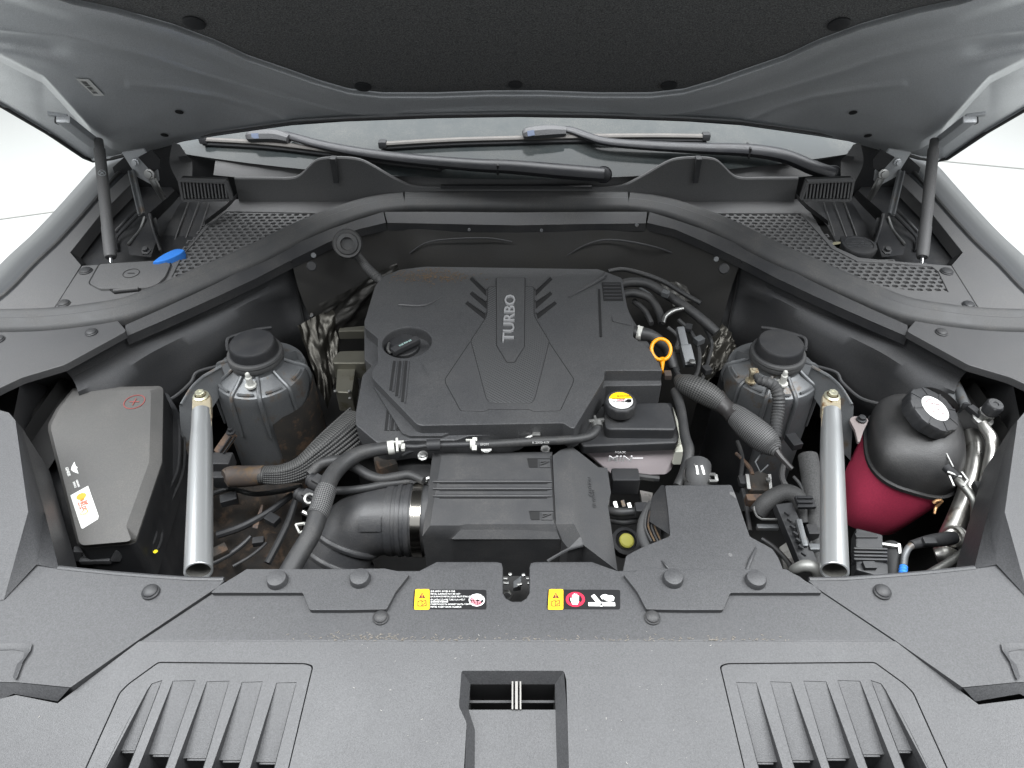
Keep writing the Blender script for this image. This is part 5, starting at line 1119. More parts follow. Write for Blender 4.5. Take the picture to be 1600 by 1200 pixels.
upr = [sup(TX, TY, .857, .079, .088, tilt=TL_), sup(TX, TY + .001, .882, .079, .088, e=3.2, tilt=(-.08, .1)), sup(TX + .002, TY + .004, .903, .076, .083, e=3.2, tilt=(-.06, .1)), sup(TX + .006, TY + .010, .918, .068, .073, e=2.9, tilt=(-.05, .08)), sup(TX + .012, TY + .018, .926, .057, .060, e=2.5, tilt=(-.05, .06)), sup(TX + .022, TY + .028, .938, .042, .044, e=2, tilt=(-.1, 0)), sup(TX + .028, TY + .034, .944, .036, .036, e=2, tilt=(-.18, 0)), sup(TX + .03, TY + .036, .955, .034, .034, e=2, tilt=(-.18, 0))]
a = MB(); a.skin([cl(r_) for r_ in upr]); finish(a, 'black_upper_half', TANKB, rt, ang=60)
for l in ([(1392, 668), (1405, 657), (1424, 654)], [(1388, 686), (1400, 674), (1420, 672)], [(1396, 700), (1404, 694), (1418, 692)], [(1404, 712), (1416, 700), (1428, 694)], [(1436, 695), (1448, 700), (1458, 708)], [(1480, 680), (1494, 690), (1506, 700)]):
    a = MB(); a.tube([(u, v, .921 - .0005 * max(0, v - 668), 4.5) for u, v in l], n=6); finish(a, 'moulded_rib', TANKB, rt)
a = MB(); a.plate(pts(roundpoly([(1327, 655), (1332, 650), (1350, 650), (1358, 656), (1350, 672), (1344, 690), (1340, 690), (1336, 672)], 3), .895), .006, b=.0015); finish(a, 'mounting_ear', mat('tank_ear', (.20, .17, .165), .5), rt)
a = MB(); a.lathe(P(1346, 656, .897), [(.009, 0), (.009, .002), (.006, .003), (.006, .008), (0, .009)], 14); finish(a, 'ear_bolt', DARK, rt)
ct_ = thing('pressure_cap', 'large tilted black cap with round white label on the red coolant tank', 'cap', P(1459, 660, .93)); c = P(1460, 639, .966); axv = Vector((.30, -.16, 1)).normalized()
rib2 = lambda a_, r_, h: 1 + (.02 * math.copysign(1, math.cos(a_ * 8)) if r_ > .043 else 0)
a = MB(); a.lathe(c, [(.040, -.028), (.046, -.024), (.0475, -.006), (.0455, 0), (.043, .001), (.028, .0028), (.027, .0016), (0, .0016)], 96, axv, mod=rib2); finish(a, 'cap_body', BLACKP, ct_)
ux = axv.cross(Vector((0, 1, 0))).normalized(); uy = axv.cross(ux)
for k in range(8):
    t = 2 * math.pi * k / 8 + .2; dv = ux * math.cos(t) + uy * math.sin(t); a = MB(); a.bar(c + dv * .028 + axv * .003, c + dv * .0455 + axv * .0008, .003, .0022, axv); finish(a, 'cap_rib', BLACKP, ct_)
a = MB(); a.lathe(c, [(.0262, .0022), (0, .0023)], 36, axv); lb = finish(a, 'cap_label', PAPER, ct_)
xh = (Vector((1, 0, 0)) - axv * axv.x).normalized(); yh = axv.cross(xh); a = MB(); n = 30
vv = []
for k in range(n + 1):
    t = R(60) + R(200) * k / n; 
    for r_ in (.0175, .0190): vv.append(c + (xh * math.cos(t) + yh * math.sin(t)) * r_ + axv * .0028)
a.add(vv, [(2 * k, 2 * k + 1, 2 * k + 3, 2 * k + 2) for k in range(n)]); a.text('CAUTION', c + yh * .009 + axv * .0028 + xh * .003, xh, yh, .0052, .0002); a.text('HOT COOLANT', c - yh * .002 + axv * .0028 + xh * .002, xh, yh, .0036, .0002); a.text('DO NOT OPEN', c - yh * .009 + axv * .0028 + xh * .002, xh, yh, .0036, .0002)
finish(a, 'label_print', mat('pink_grey_print', (.22, .11, .13), .5), lb, flat=True)
# ================================================================== hoses, harnesses, pipes
def hose(name, label, cat, path, mt=None, n=14, **k):
    a = MB(); a.tube(path, n=n, **k); o = finish(a, name, mt or HOSE, ang=60); return tag(o, label, cat)
def hoseT(name, label, cat, at): return thing(name, label, cat, P(*at))
h = hoseT('breather_hose', 'long black rubber hose curving over the intake elbow to the engine pipe', 'hose', (500, 820, .9))
a = MB(); a.tube([(448, 900, .93, 32), (470, 862, .935, 31), (487, 833, .94, 30), (500, 795, .945, 30), (513, 754, .95, 28), (533, 727, .95, 26), (559, 710, .95, 24), (585, 703, .95, 22), (608, 700, .95, 20)], n=18); finish(a, 'hose', HOSE, h)
a = MB(); a.tube([(495, 806, .9445, 33), (500, 795, .945, 33), (506, 775, .948, 33), (511, 762, .95, 31)], n=18); finish(a, 'braided_section', BRAID2, h)
a = MB(); a.tube([(606, 700, .95, 22), (616, 698.5, .95, 22)], n=18, sub=1); a.box(P(623, 694, .956), (.010, .008, .010), ch=.002); a.bar(P(620, 685, .96), P(621, 706, .955), .004, .005, ch=.001); a.bar(P(614, 691, .96), P(631, 690, .957), .003, .004, ch=.001); a.box(P(630, 699, .954), (.006, .012, .007), ch=.001); finish(a, 'white_clip', WHITEM, h)
p_ = hoseT('coolant_pipe', 'thin black pipe running along the front of the engine cover to the pink tank', 'pipe', (780, 695, .94))
a = MB(); a.tube([(628, 697, .95, 8), (650, 698, .95, 8), (672, 696, .95, 8), (740, 694, .95, 10)], n=12); finish(a, 'rigid_pipe', BLACKP, p_)
a = MB(); a.tube([(667, 696, .95, 19), (688, 695, .95, 19)], n=14, sub=1); finish(a, 'collar', DARK, p_)
a = MB(); a.tube([(738, 695, .95, 14), (770, 694, .95, 14), (830, 690, .95, 14), (890, 687, .95, 14), (918, 683, .95, 14), (931, 674, .95, 14), (934, 660, .95, 13)], n=14); finish(a, 'hose', HOSE, p_)
a = MB(); a.tube([(735, 694, .951, 16), (743, 694, .951, 16)], n=14, sub=1); a.bar(P(742, 684, .957), P(741, 704, .95), .008, .005, ch=.001); a.bar(P(728, 688, .957), P(742, 688, .957), .003, .003); finish(a, 'white_clip', WHITEM, p_)
a = MB(); a.tube([(934, 668, .952, 16), (933, 660, .953, 16)], n=14, sub=1); a.bar(P(920, 659, .957), P(944, 656, .957), .006, .006, ch=.001); a.bar(P(929, 650, .958), P(932, 660, .958), .004, .005, ch=.001); finish(a, 'spring_clip', STEEL, p_)
a = MB()
for (u, s_) in ((757, 'EPDM'), (845, 'K 2X03-41X'),): a.text(s_, P(u, 691.5 if u > 800 else 694.5, .9585), (1, .02, 0), (0, .5, 1), .0055, .0002)
finish(a, 'hose_print', mat('pale_print', (.45, .45, .44), .6), p_, flat=True)
hose('vacuum_hose', 'wavy thin black hose between the intake elbow and the engine', 'hose', [(484, 742, .92, 17), (497, 729, .925, 17), (511, 722, .93, 17), (532, 720, .93, 17), (553, 729, .925, 16), (575, 742, .92, 16), (596, 748, .92, 15), (618, 745, .92, 15), (640, 742, .92, 14), (662, 751, .92, 13)])
hose('plastic_tube', 'straight narrow black tube lying on top of the intake elbow', 'tube', [(515, 767, .905, 13), (545, 766, .91, 13), (575, 762, .915, 12), (600, 757, .915, 12), (640, 752, .91, 10)])
# quick connectors beside the elbow
for (nm, lab, A, B, wd_, ext) in (('quick_connector', 'upper black quick connector on the thin hose beside the braided sleeve', (482, 748, .92), (505, 760, .92), 24, 10), ('quick_connector', 'lower black quick connector with a bright ring behind the long rubber hose', (462, 770, .90), (492, 782, .90), 22, 14)):
    t = thing(nm, lab, 'connector', P(*A), 'quick connectors')
    a = MB(); A_, B_ = P(*A), P(*B); r_ = px2m(wd_, A_) / 2; a.tube([(A_, r_ * .6), (A_.lerp(B_, .12), r_ * .95), (A_.lerp(B_, .2), r_ * .8), (A_.lerp(B_, .3), r_), (B_, r_)], n=14, sub=1); finish(a, 'socket', DARK, t)
    a = MB(); a.bar(A_.lerp(B_, .5) + Vector((0, 0, r_)), B_.lerp(A_, -.1) + Vector((0, 0, r_)), r_ * 1.3, r_ * .5, ch=.001); finish(a, 'release_tab', BLACKP, t)
    if wd_ == 22:
        a = MB(); a.lathe(P(484, 779, .918), [(.009, -.003), (.011, 0), (.009, .003), (.006, .002)], 18, (0, -.5, 1)); finish(a, 'bright_ring', STEEL, t)
t = thing('hose_clamp', 'bright spring hose clamp low beside the long rubber hose', 'clamp', P(475, 826, .87)); a = MB()
a.bar(P(462, 820, .88), P(476, 818, .88), .003, .004); a.bar(P(462, 820, .88), P(468, 833, .88), .003, .004); a.bar(P(468, 833, .88), P(480, 828, .88), .003, .004); a.bar(P(476, 818, .88), P(480, 828, .88), .003, .004); finish(a, 'wire_loop', WHITEM, t)
a = MB(); a.tube([(474, 800, .88, 8), (486, 806, .88, 8), (494, 812, .88, 8)], n=8); finish(a, 'pipe_stub', STEEL, t)
# left harness: tape then fanned braided sleeve
hn = thing('wiring_harness', 'braided black harness with brown tape running from the strut mount to the engine cover', 'wiring harness', P(460, 720, .85))
a = MB(); a.tube([(352, 748, .85, 28), (362, 745, .85, 34), (390, 744, .86, 33), (414, 742, .865, 30)], n=18); finish(a, 'tape_wrap', TAPE, hn)
a = MB(); a.tube([(408, 742, .866, 31), (440, 741, .87, 34), (468, 732, .875, 38), (496, 712, .885, 46), (524, 690, .89, 52), (560, 660, .89, 56)], n=24, flat=.8); finish(a, 'braided_sleeve', BRAID, hn)
for k in range(9):
    a = MB(); o_ = (k - 4) / 4; c1 = math.cos(o_ * 1.2)
    a.tube([(412, 742 + 12 * o_, .868 + .012 * c1, 3), (440, 741 + 14 * o_, .872 + .013 * c1, 3.5), (468 + 3 * o_, 732 + 16 * o_, .877 + .016 * c1, 4), (496 + 8 * o_, 712 + 19 * o_, .889 + .018 * c1, 4.5), (524 + 11 * o_, 690 + 21 * o_, .894 + .02 * c1, 5), (560 + 12 * o_, 660 + 22 * o_, .894 + .02 * c1, 5)], n=6, sub=4); finish(a, 'sleeve_strand', BRAID, hn)
hr = thing('wiring_harness', 'fat braided black harness bulging either side of a taped waist, beside the conduit', 'wiring harness', P(1140, 640, .88))
a = MB(); a.tube([(1058, 590, .93, 14), (1068, 598, .93, 30), (1088, 607, .93, 37), (1108, 618, .925, 37), (1124, 629, .92, 30), (1134, 637, .917, 24)], n=22); finish(a, 'braided_sleeve', BRAID, hr)
a = MB(); a.tube([(1118, 622, .922, 33), (1128, 632, .919, 28), (1140, 642, .916, 27), (1148, 650, .914, 32)], n=18); finish(a, 'tape_waist', TAPEB, hr)
a = MB(); a.tube([(1140, 642, .915, 28), (1152, 651, .913, 36), (1170, 667, .91, 43), (1192, 685, .905, 44), (1206, 698, .90, 34), (1214, 706, .90, 16)], n=24); finish(a, 'braided_sleeve', BRAID2, hr)
a = MB(); a.tube([(1213, 704, .90, 12), (1222, 716, .895, 10), (1238, 733, .89, 8)], n=8); a.bar(P(1209, 694, .912), P(1219, 700, .906), .006, .004); finish(a, 'cable_tie', TAPEB, hr)
cc_ = thing('conduit', 'corrugated black conduit draped over the strut mount with two studs', 'conduit', P(1210, 640, .88))
a = MB(); a.tube([(1180, 582, .928, 6), (1186, 594, .932, 13), (1198, 597, .935, 17), (1210, 604, .93, 18), (1216, 618, .92, 19), (1216, 640, .90, 19), (1213, 664, .885, 19), (1212, 684, .875, 17)], n=14, sub=8, corr=(.0065, .075)); finish(a, 'corrugated_tube', RUBBER, cc_)
a = MB(); a.box(P(1178, 581, .932), (.016, .014, .010), ch=.003); finish(a, 'eyelet', ZINC, cc_)

# dipstick
ds = thing('dipstick', 'bright orange ring handle of the oil dipstick beside the engine cover', 'dipstick', P(1035, 575, .9)); c = P(1033, 546, .955)
a = MB(); vv = [(c + Vector((math.cos(t) * .0185, math.sin(t) * .0185 * .9, math.sin(t) * .0125)), .0036) for t in [2 * math.pi * k / 28 for k in range(29)]]; a.tube(vv, n=10, sub=1, cap=False); rb = finish(a, 'ring', ORANGE, ds)
a = MB(); a.tube([(P(1034, 560, .945), .006), (P(1035, 566, .938), .0048), (P(1035, 578, .93), .002), (P(1036, 584, .915), .0015)], n=10, sub=2); finish(a, 'stem', ORANGE, ds)
# hose with white clip just right of the cover
t = hoseT('water_hose', 'short black hose with a white clip leaving the engine cover behind the dipstick', 'hose', (1010, 525, .94)); a = MB(); a.tube([(986, 518, .95, 20), (1000, 521, .95, 21), (1016, 524, .948, 19), (1032, 534, .94, 17), (1044, 550, .92, 16), (1052, 575, .90, 14)], n=14); finish(a, 'hose', HOSE, t)
a = MB(); a.tube([(996, 520, .951, 23), (1003, 521.5, .951, 23)], n=14, sub=1); a.bar(P(998, 509, .966), P(999, 526, .962), .004, .003); finish(a, 'white_clip', WHITEM, t)
t = hoseT('return_hose', 'bundle of black hoses looping round the rear corner of the engine cover', 'hose', (1040, 470, .93))
for path in ([(965, 446, .93, 13), (985, 441, .935, 15), (1010, 443, .935, 15), (1030, 453, .93, 15), (1050, 466, .925, 14), (1075, 482, .92, 15), (1100, 502, .91, 16), (1120, 520, .90, 16)], [(965, 462, .92, 12), (990, 458, .925, 13), (1015, 466, .92, 13), (1028, 484, .91, 13), (1035, 505, .90, 13)], [(950, 424, .93, 7), (975, 421, .93, 7), (1010, 430, .93, 8), (1040, 442, .925, 8), (1070, 460, .92, 8), (1095, 474, .915, 8)]):
    a = MB(); a.tube(path, n=12); finish(a, 'hose', HOSE, t)
a = MB(); a.box(P(1040, 459, .945), (.016, .014, .012), Matrix.Rotation(R(-30), 3, 'Z'), ch=.002); finish(a, 'hose_clip', CAST, t)
a = MB(); a.tube([(1036, 505, .915, 7), (1040, 494, .92, 8), (1052, 486, .922, 8), (1068, 482, .92, 7)], n=10); finish(a, 'metal_pipe', STEEL, t)
# coil and sensor blocks in the shadow right of the cover
t = thing('sensor_block', 'dark sensor plug block standing behind the braided harness', 'sensor', P(1075, 545, .88)); a = MB(); a.bar(P(1062, 512, .93), P(1070, 545, .91), .016, .014, ch=.003); a.bar(P(1070, 540, .915), P(1078, 572, .895), .022, .016, ch=.003); finish(a, 'plug', CAST, t); a = MB(); a.lathe(P(1081, 566, .91), [(.007, 0), (.007, .003), (.004, .004), (0, .004)], 12); finish(a, 'bolt', STEEL, t)
a = MB(); a.tube([(1050, 568, .90, 10), (1056, 580, .90, 9), (1062, 590, .90, 9)], n=10); finish(a, 'lead', HOSE, t); a = MB(); a.box(P(1043, 586, .92), (.014, .016, .012), ch=.002); finish(a, 'brown_plug', TAPE, t)
# crumpled black foil heat shields either side
def foil(name, label, quad, z0, seed, nx=18, ny=14, amp=.010, mt=FOIL):
    rows = []; (a0, b0, c0_, d0) = [P(*q) for q in quad]; n_ = (b0 - a0).cross(d0 - a0).normalized()
    for j in range(ny + 1):
        row = []
        for i in range(nx + 1):
            s, t = i / nx, j / ny; p = a0.lerp(b0, s).lerp(d0.lerp(c0_, s), t); f = noise.noise(Vector((s * 2.2 + seed, t * 3.5 + s * 2, seed))) + .45 * (1 - 2 * abs(noise.noise(Vector((s * 4 + t * 5 + seed, t * 3 - s * 3, 5))))) + .15 * noise.noise(Vector((s * 11, t * 14, seed)))
            row.append(p + n_ * amp * f)
        rows.append(row)
    m = MB(); m.skin(rows, sub=2); o = finish(m, name, mt, ang=50); return tag(o, label, 'heat shield')
foil('heat_shield', 'crumpled shiny foil heat shield at the engine cover corner by the corrugated cable', [(500, 476, .90), (620, 412, .90), (640, 440, .84), (530, 530, .80)], 0, 1.3, nx=26, ny=20, amp=.009)
FOILD = mat('foil_dark', (.035, .033, .028), .32, metal=.7, dust=.15, dust_s=20)
foil('heat_shield', 'dark brown crumpled plastic shield between the cast strut mount and grey metal block', [(466, 508, .88), (520, 480, .88), (535, 560, .80), (512, 640, .74)], 0, 4.1, amp=.012, mt=FOILD)
foil('heat_shield', 'black crumpled shield between the braided harness and the strut mount with conduit', [(1095, 560, .86), (1130, 505, .88), (1155, 545, .85), (1105, 600, .82)], 0, 7.7, amp=.012, mt=FOILD)
foil('heat_shield', 'thin shiny foil strip beyond the bundle of black hoses', [(1030, 436, .90), (1072, 446, .90), (1085, 468, .88), (1052, 476, .88)], 0, 2.2, nx=8, ny=6, amp=.010)
t = thing('engine_mount', 'grey metal engine mount block beside the lower left edge of the engine cover', 'engine mount', P(545, 590, .8))
a = MB(); a.plate(pts(roundpoly([(527, 572), (556, 572), (550, 614), (524, 613)], 3), .87), .05, b=.004); finish(a, 'block', GREYMET, t)
a = MB(); a.plate(pts(roundpoly([(530, 548), (572, 547), (572, 568), (520, 568), (518, 562)], 4), .885), .04, b=.008); finish(a, 'upper_block', GREYMET, t)
a = MB(); a.plate(pts(roundpoly([(530, 512), (572, 508), (572, 517), (528, 518)], 2), .90), .02, b=.004); finish(a, 'bracket', GREYMET, t)
for u, v in ((524, 612), (546, 612), (547, 623)):
    a = MB(); a.lathe(P(u, v, .873), [(.0035, 0), (.003, .003), (0, .004)], 8); finish(a, 'bolt', STEEL, t)
a = MB(); a.plate(pts([(500, 560), (575, 560), (575, 700), (520, 720), (490, 640)], .66), .02); finish(a, 'mount_base', VOID, t)

# engine parts in the gap in front of the cover
t = thing('throttle_housing', 'dark round engine housing with bright bolt, below the engine cover and behind the filter box', 'engine housing', P(640, 720, .85))
a = MB(); a.lathe(P(645, 735, .86), [(.055, -.05), (.055, 0), (.050, .008), (.03, .012), (0, .012)], 32, (0, -.35, 1)); finish(a, 'housing', DARK, t)
a = MB(); a.lathe(P(661, 713, .915), [(.009, 0), (.009, .004), (.006, .005), (.006, .009), (0, .010)], 14, (0, -.3, 1)); finish(a, 'bolt', STEEL, t)
a = MB(); a.tube([(628, 712, .91, 4), (640, 706, .912, 4), (655, 703, .912, 4), (666, 706, .91, 4)], n=6); finish(a, 'housing_rib', BLACKP, t)
a = MB(); a.box(P(604, 730, .88), (.035, .035, .04), Matrix.Rotation(R(25), 3, 'Z'), ch=.006); finish(a, 'bracket', DIRT, t)
t = thing('engine_block', 'pale alloy engine casting glimpsed under the front edge of the engine cover', 'engine', P(780, 690, .8))
a = MB(); a.tube([(735, 690, .895, 10), (758, 680, .90, 16), (790, 678, .90, 18), (812, 684, .895, 12)], n=14); finish(a, 'cast_dome', ALU, t)
a = MB(); a.plate(pts([(560, 700), (900, 690), (930, 720), (900, 745), (600, 760), (560, 740)], .82), .1); finish(a, 'casting', VOID, t)
a = MB(); a.tube([(812, 690, .93, 6), (826, 684, .935, 7), (840, 679, .935, 8)], n=8); a.box(P(838, 678, .94), (.014, .014, .008), ch=.002); finish(a, 'sensor_stub', STEEL, t)
for u, v, wd_ in ((866, 663, 8), (843, 664, 6), (760, 701, 18), (852, 703, 14)):
    a = MB(); p = P(u, v, .915); a.lathe(p, [(px2m(wd_, p) / 2, -.01), (px2m(wd_, p) / 2, .004), (0, .006)], 12, (0, -.3, 1)); finish(a, 'boss', STEEL, t)
# dirty subframe deep between brace bar and elbow
t = thing('subframe', 'mud stained metal frame deep below the braided harness, beside the silver brace bar', 'subframe', P(400, 830, .6))
rows = []
for j in range(10):
    row = []
    for i in range(12):
        u = 318 + 14 * i; v = 755 + 17 * j; row.append(P(u, v, .70 + .03 * noise.noise(Vector((i * .45, j * .5, 2))) + .02 * noise.noise(Vector((i * 1.3, j * 1.2, 9)))))
    rows.append(row)
a = MB(); a.skin(rows, sub=2); finish(a, 'muddy_panel', mat('mud_stained_metal', (.014, .012, .0105), .85, stain=((.075, .048, .030), 22, .56), dust=.3, dust_s=24, dust_col=(.20, .13, .08)), t, ang=60)
a = MB(); a.tube([(332, 880, .76, 8), (356, 868, .76, 8), (378, 852, .765, 8), (392, 838, .77, 6)], n=8); a.tube([(364, 885, .78, 5), (390, 870, .78, 5), (408, 856, .78, 5), (416, 848, .78, 4)], n=8); finish(a, 'frame_edge', BLACKP, t)
a = MB(); a.skin([pts([(394, 824, .77), (404, 800, .78), (409, 788, .785)]), pts([(402, 826, .77), (409, 802, .78), (411, 789, .785)])]); finish(a, 'bent_tab', RUSTM, t)
rnd = random.Random(11)
t = thing('cable_bundle', 'tangle of dark cables and brackets deep between the filter box and the inlet duct', 'cables', P(985, 790, .8))
a = MB(); a.box(P(976, 752, .83), (.05, .03, .04), ch=.004); finish(a, 'black_module', DARK, t)
a = MB(); a.tube([(950, 798, .86, 14), (968, 800, .865, 14), (990, 799, .865, 13), (1012, 796, .86, 13)], n=12); finish(a, 'hose', HOSE, t)
a = MB(); a.box(P(1002, 797, .87), (.022, .02, .02), ch=.003); finish(a, 'connector', DARK, t)
a = MB(); a.tube([(952, 812, .84, 10), (975, 816, .84, 10), (1000, 812, .84, 10)], n=10); finish(a, 'hose', HOSE, t)
for (u, v) in ((960, 784), (972, 782), (982, 786)):
    a = MB(); a.bar(P(u, v, .85), P(u + 3, v + 10, .845), .006, .004); finish(a, 'terminal', STEEL if u != 972 else TAPE, t)
a = MB(); a.plate(pts([(1000, 766), (1020, 770), (1016, 795), (1006, 800)], .80), .01); finish(a, 'alloy_patch', ALU, t)
a = MB(); a.tube([(985, 742, .83, 10), (1005, 745, .83, 10), (1030, 748, .83, 10)], n=8); finish(a, 'hose', HOSE, t)
t = thing('filler_bung', 'dull yellow round bung deep between the filter box and inlet duct', 'cap', P(978, 845, .82)); a = MB(); a.lathe(P(978, 845, .83), [(.024, -.02), (.024, 0), (.018, .002), (.017, -.002)], 24, (.1, -.3, 1)); finish(a, 'black_collar', DARK, t); a = MB(); a.lathe(P(979, 845, .838), [(.0125, -.004), (.0125, .002), (.010, .004), (0, .004)], 20, (.1, -.3, 1)); finish(a, 'yellow_disc', YELCAP, t)
# hoses behind the inlet duct
t = thing('radiator_hose', 'black radiator hose with bright spring clamp behind the inlet duct', 'hose', P(1085, 745, .85)); a = MB(); a.tube([(1090, 728, .89, 42), (1090, 745, .89, 42), (1090, 770, .87, 42)], n=20); finish(a, 'hose_neck', RUBBER, t)
a = MB(); a.lathe(P(1090, 744, .892), [(.0235, -.008), (.0242, 0), (.0235, .008)], 28, (0, -.35, 1)); a.bar(P(1084, 728, .91), P(1098, 727, .91), .006, .006, ch=.001); a.bar(P(1088, 728, .913), P(1090, 742, .908), .004, .004); a.bar(P(1096, 728, .913), P(1100, 742, .908), .004, .004); a.bar(P(1106, 742, .902), P(1118, 742, .902), .006, .004); a.bar(P(1118, 742, .902), P(1120, 752, .90), .005, .004); a.bar(P(1108, 752, .902), P(1120, 752, .90), .005, .004); finish(a, 'spring_clamp', STEEL, t)
hose('drain_hose', 'thin black hose dropping past the right end of the pink coolant tank', 'hose', [(1055, 610, .91, 16), (1064, 640, .905, 15), (1070, 680, .90, 16), (1076, 705, .895, 18), (1070, 735, .885, 16), (1058, 760, .88, 14)])
hose('heater_hose', 'textured black hose arching beside the silver bar near the red tank', 'hose', [(1185, 800, .83, 28), (1196, 786, .845, 27), (1212, 775, .85, 27), (1230, 770, .855, 28), (1246, 778, .85, 28), (1254, 796, .84, 28), (1258, 820, .83, 28)], mat('textured_hose', (.022, .022, .022), .7, speck=1.0, speck_s=500, bump=.8, bump_s=500))
hose('insulated_hose', 'foam sleeved grey hose running down behind the silver bar near the red tank', 'hose', [(1262, 712, .87, 30), (1268, 745, .86, 32), (1274, 790, .85, 30), (1280, 840, .84, 28), (1284, 890, .84, 26)], mat('foam_sleeve', (.035, .035, .035), .85, speck=1.0, speck_s=400, bump=1, bump_s=300))
t = thing('wire_bracket', 'bright bent wire bracket and plug below the arching black hose', 'bracket', P(1210, 810, .8)); a = MB(); a.tube([(1178, 792, .85, 3.5), (1180, 802, .85, 3.5), (1190, 811, .85, 3.5), (1222, 811, .85, 3.5)], n=6, sub=2); finish(a, 'wire', STEEL, t)
a = MB(); a.box(P(1221, 812, .852), (.010, .008, .007), ch=.001); finish(a, 'wire_end', WHITEM, t)
a = MB(); a.bar(P(1182, 824, .83), P(1216, 824, .83), .009, .009, ch=.002); finish(a, 'plug', CAST, t)
t = thing('chain_guide', 'dark slotted plastic guide slanting down beside the silver bar near the red tank', 'plastic guide', P(1240, 850, .78))
a = MB(); a.bar(P(1222, 790, .86), P(1262, 885, .84), .030, .02, ch=.003); finish(a, 'guide', DARK, t)
for k in range(7):
    a = MB(); u, v = 1229 + 4.4 * k, 800 + 10.5 * k; a.bar(P(u - 3, v, .874 - .002 * k), P(u + 4, v + 5, .874 - .002 * k), .0035, .005); finish(a, 'guide_tooth', BLACKP, t)
a = MB(); a.bar(P(1247, 812, .872), P(1258, 855, .865), .010, .010, ch=.003); finish(a, 'cable', CAST, t)
a = MB(); a.box(P(1258, 785, .875), (.03, .024, .008), Matrix.Rotation(R(0), 3, 'Z'), ch=.002)
for k in range(3): a.bar(P(1246, 778 + 7 * k, .882), P(1270, 778 + 7 * k, .882), .003, .003)
finish(a, 'ribbed_plug', DARK, t)
a = MB(); a.plate(pts([(1218, 855), (1232, 845), (1246, 890), (1226, 895)], .80), .01); finish(a, 'alloy_patch', ALU, t)
t = thing('rear_bracket', 'dusty metal bracket with rusty edge behind the inlet duct, below the braided harness', 'bracket', P(1180, 750, .78)); a = MB(); a.plate(pts([(1165, 742), (1172, 766), (1208, 766), (1204, 742), (1186, 735)], .82), .012, b=.002); finish(a, 'plate', DIRT, t)
a = MB(); a.tube([(1150, 708, .82, 5), (1160, 718, .82, 6), (1172, 732, .82, 7), (1176, 742, .82, 6)], n=8); finish(a, 'rusty_edge', RUSTM, t); a = MB(); a.bar(P(1167, 742, .835), P(1170, 765, .83), .006, .006); a.bar(P(1202, 742, .835), P(1204, 766, .83), .005, .005); a.box(P(1200, 750, .84), (.008, .006, .006)); finish(a, 'bright_tab', STEEL, t)
a = MB(); a.box(P(1178, 782, .82), (.03, .015, .02), ch=.002); finish(a, 'brass_block', RUSTM, t)
a = MB(); a.tube([(1192, 705, .88, 3), (1180, 722, .88, 3), (1188, 738, .88, 3), (1200, 727, .88, 3)], n=6, sub=1); finish(a, 'wire_loop', CAST, t)
hose('bent_pipe', 'pale curved pipe end beside the foot of the silver bar near the red tank', 'pipe', [(1240, 892, .95, 17), (1246, 888, .965, 18), (1258, 884, .975, 19), (1272, 887, .975, 20), (1280, 897, .965, 20), (1282, 910, .95, 19)], mat('oxidised_pipe', (.22, .22, .21), .5, metal=.5, stain=((.10, .10, .10), 40, .52)))

# ================================================================== pipes beside the red tank
t = thing('aircon_pipe', 'bright bent aluminium pipe with black service cap beside the red tank', 'pipe', P(1540, 740, .85))
a = MB(); a.tube([(1535, 662, .945, 16), (1541, 672, .943, 17), (1549, 684, .94, 18), (1550, 700, .93, 18), (1545, 730, .915, 18), (1538, 765, .90, 18), (1531, 800, .88, 17), (1528, 840, .86, 16), (1520, 890, .84, 15)], n=16); finish(a, 'pipe', ALU, t)
a = MB(); c = P(1543, 645, .955); a.lathe(c, [(.018, -.020), (.018, -.014), (.012, -.012), (.012, -.002), (.014, -.001), (.014, .002), (.011, .003)], 20, (.1, -.1, 1)); finish(a, 'valve_base', STEEL, t)
a = MB(); a.lathe(c + Vector((.001, -.001, .004)), [(.0135, 0), (.0145, .003), (.0145, .018), (.012, .021), (.005, .021), (.004, .019), (0, .019)], 24, (.1, -.1, 1), mod=lambda a_, r_, h: 1 + (.03 * math.cos(a_ * 18) if r_ > .014 else 0)); finish(a, 'service_cap', BLACKP, t)
a = MB(); a.bar(P(1514, 636, .945), P(1534, 652, .945), .014, .012, ch=.003); a.bar(P(1487, 590, .93), P(1510, 636, .945), .015, .015, ch=.005); finish(a, 'bracket', DARK, t)
a = MB(); a.tube([(1490, 592, .935, 13), (1500, 614, .94, 14), (1508, 634, .945, 14)], n=12); finish(a, 'sleeve', CAST, t)
a = MB(); a.tube([(1466, 596, .92, 26), (1482, 612, .925, 26), (1490, 640, .92, 26)], n=12); finish(a, 'foam_sleeve', CAST, t)
a = MB(); a.box(P(1533, 763, .91), (.022, .022, .014), ch=.003); finish(a, 'pipe_clip', DARK, t)
t = thing('suction_pipe', 'thick aluminium pipe curving down behind the red tank', 'pipe', P(1500, 790, .8)); a = MB(); a.tube([(1516, 676, .90, 24), (1523, 700, .895, 28), (1521, 735, .885, 30), (1510, 775, .865, 30), (1496, 810, .845, 30), (1484, 836, .83, 30), (1476, 850, .82, 28)], n=20); finish(a, 'pipe', ALU, t)
a = MB(); A_, B_ = P(1478, 838, .835), P(1494, 846, .83); a.lathe(P(1492, 838, .84), [(.016, -.01), (.018, -.008), (.018, -.004), (.015, -.002), (.018, .002), (.018, .006), (.014, .009)], 22, (-.7, -.3, .5)); a.box(P(1512, 845, .835), (.035, .025, .02), ch=.003); finish(a, 'union_block', ALU, t)
a = MB(); a.tube([(1462, 868, .82, 24), (1476, 866, .825, 26), (1492, 872, .82, 24), (1504, 882, .81, 20)], n=16); finish(a, 'lower_pipe', ALU, t)
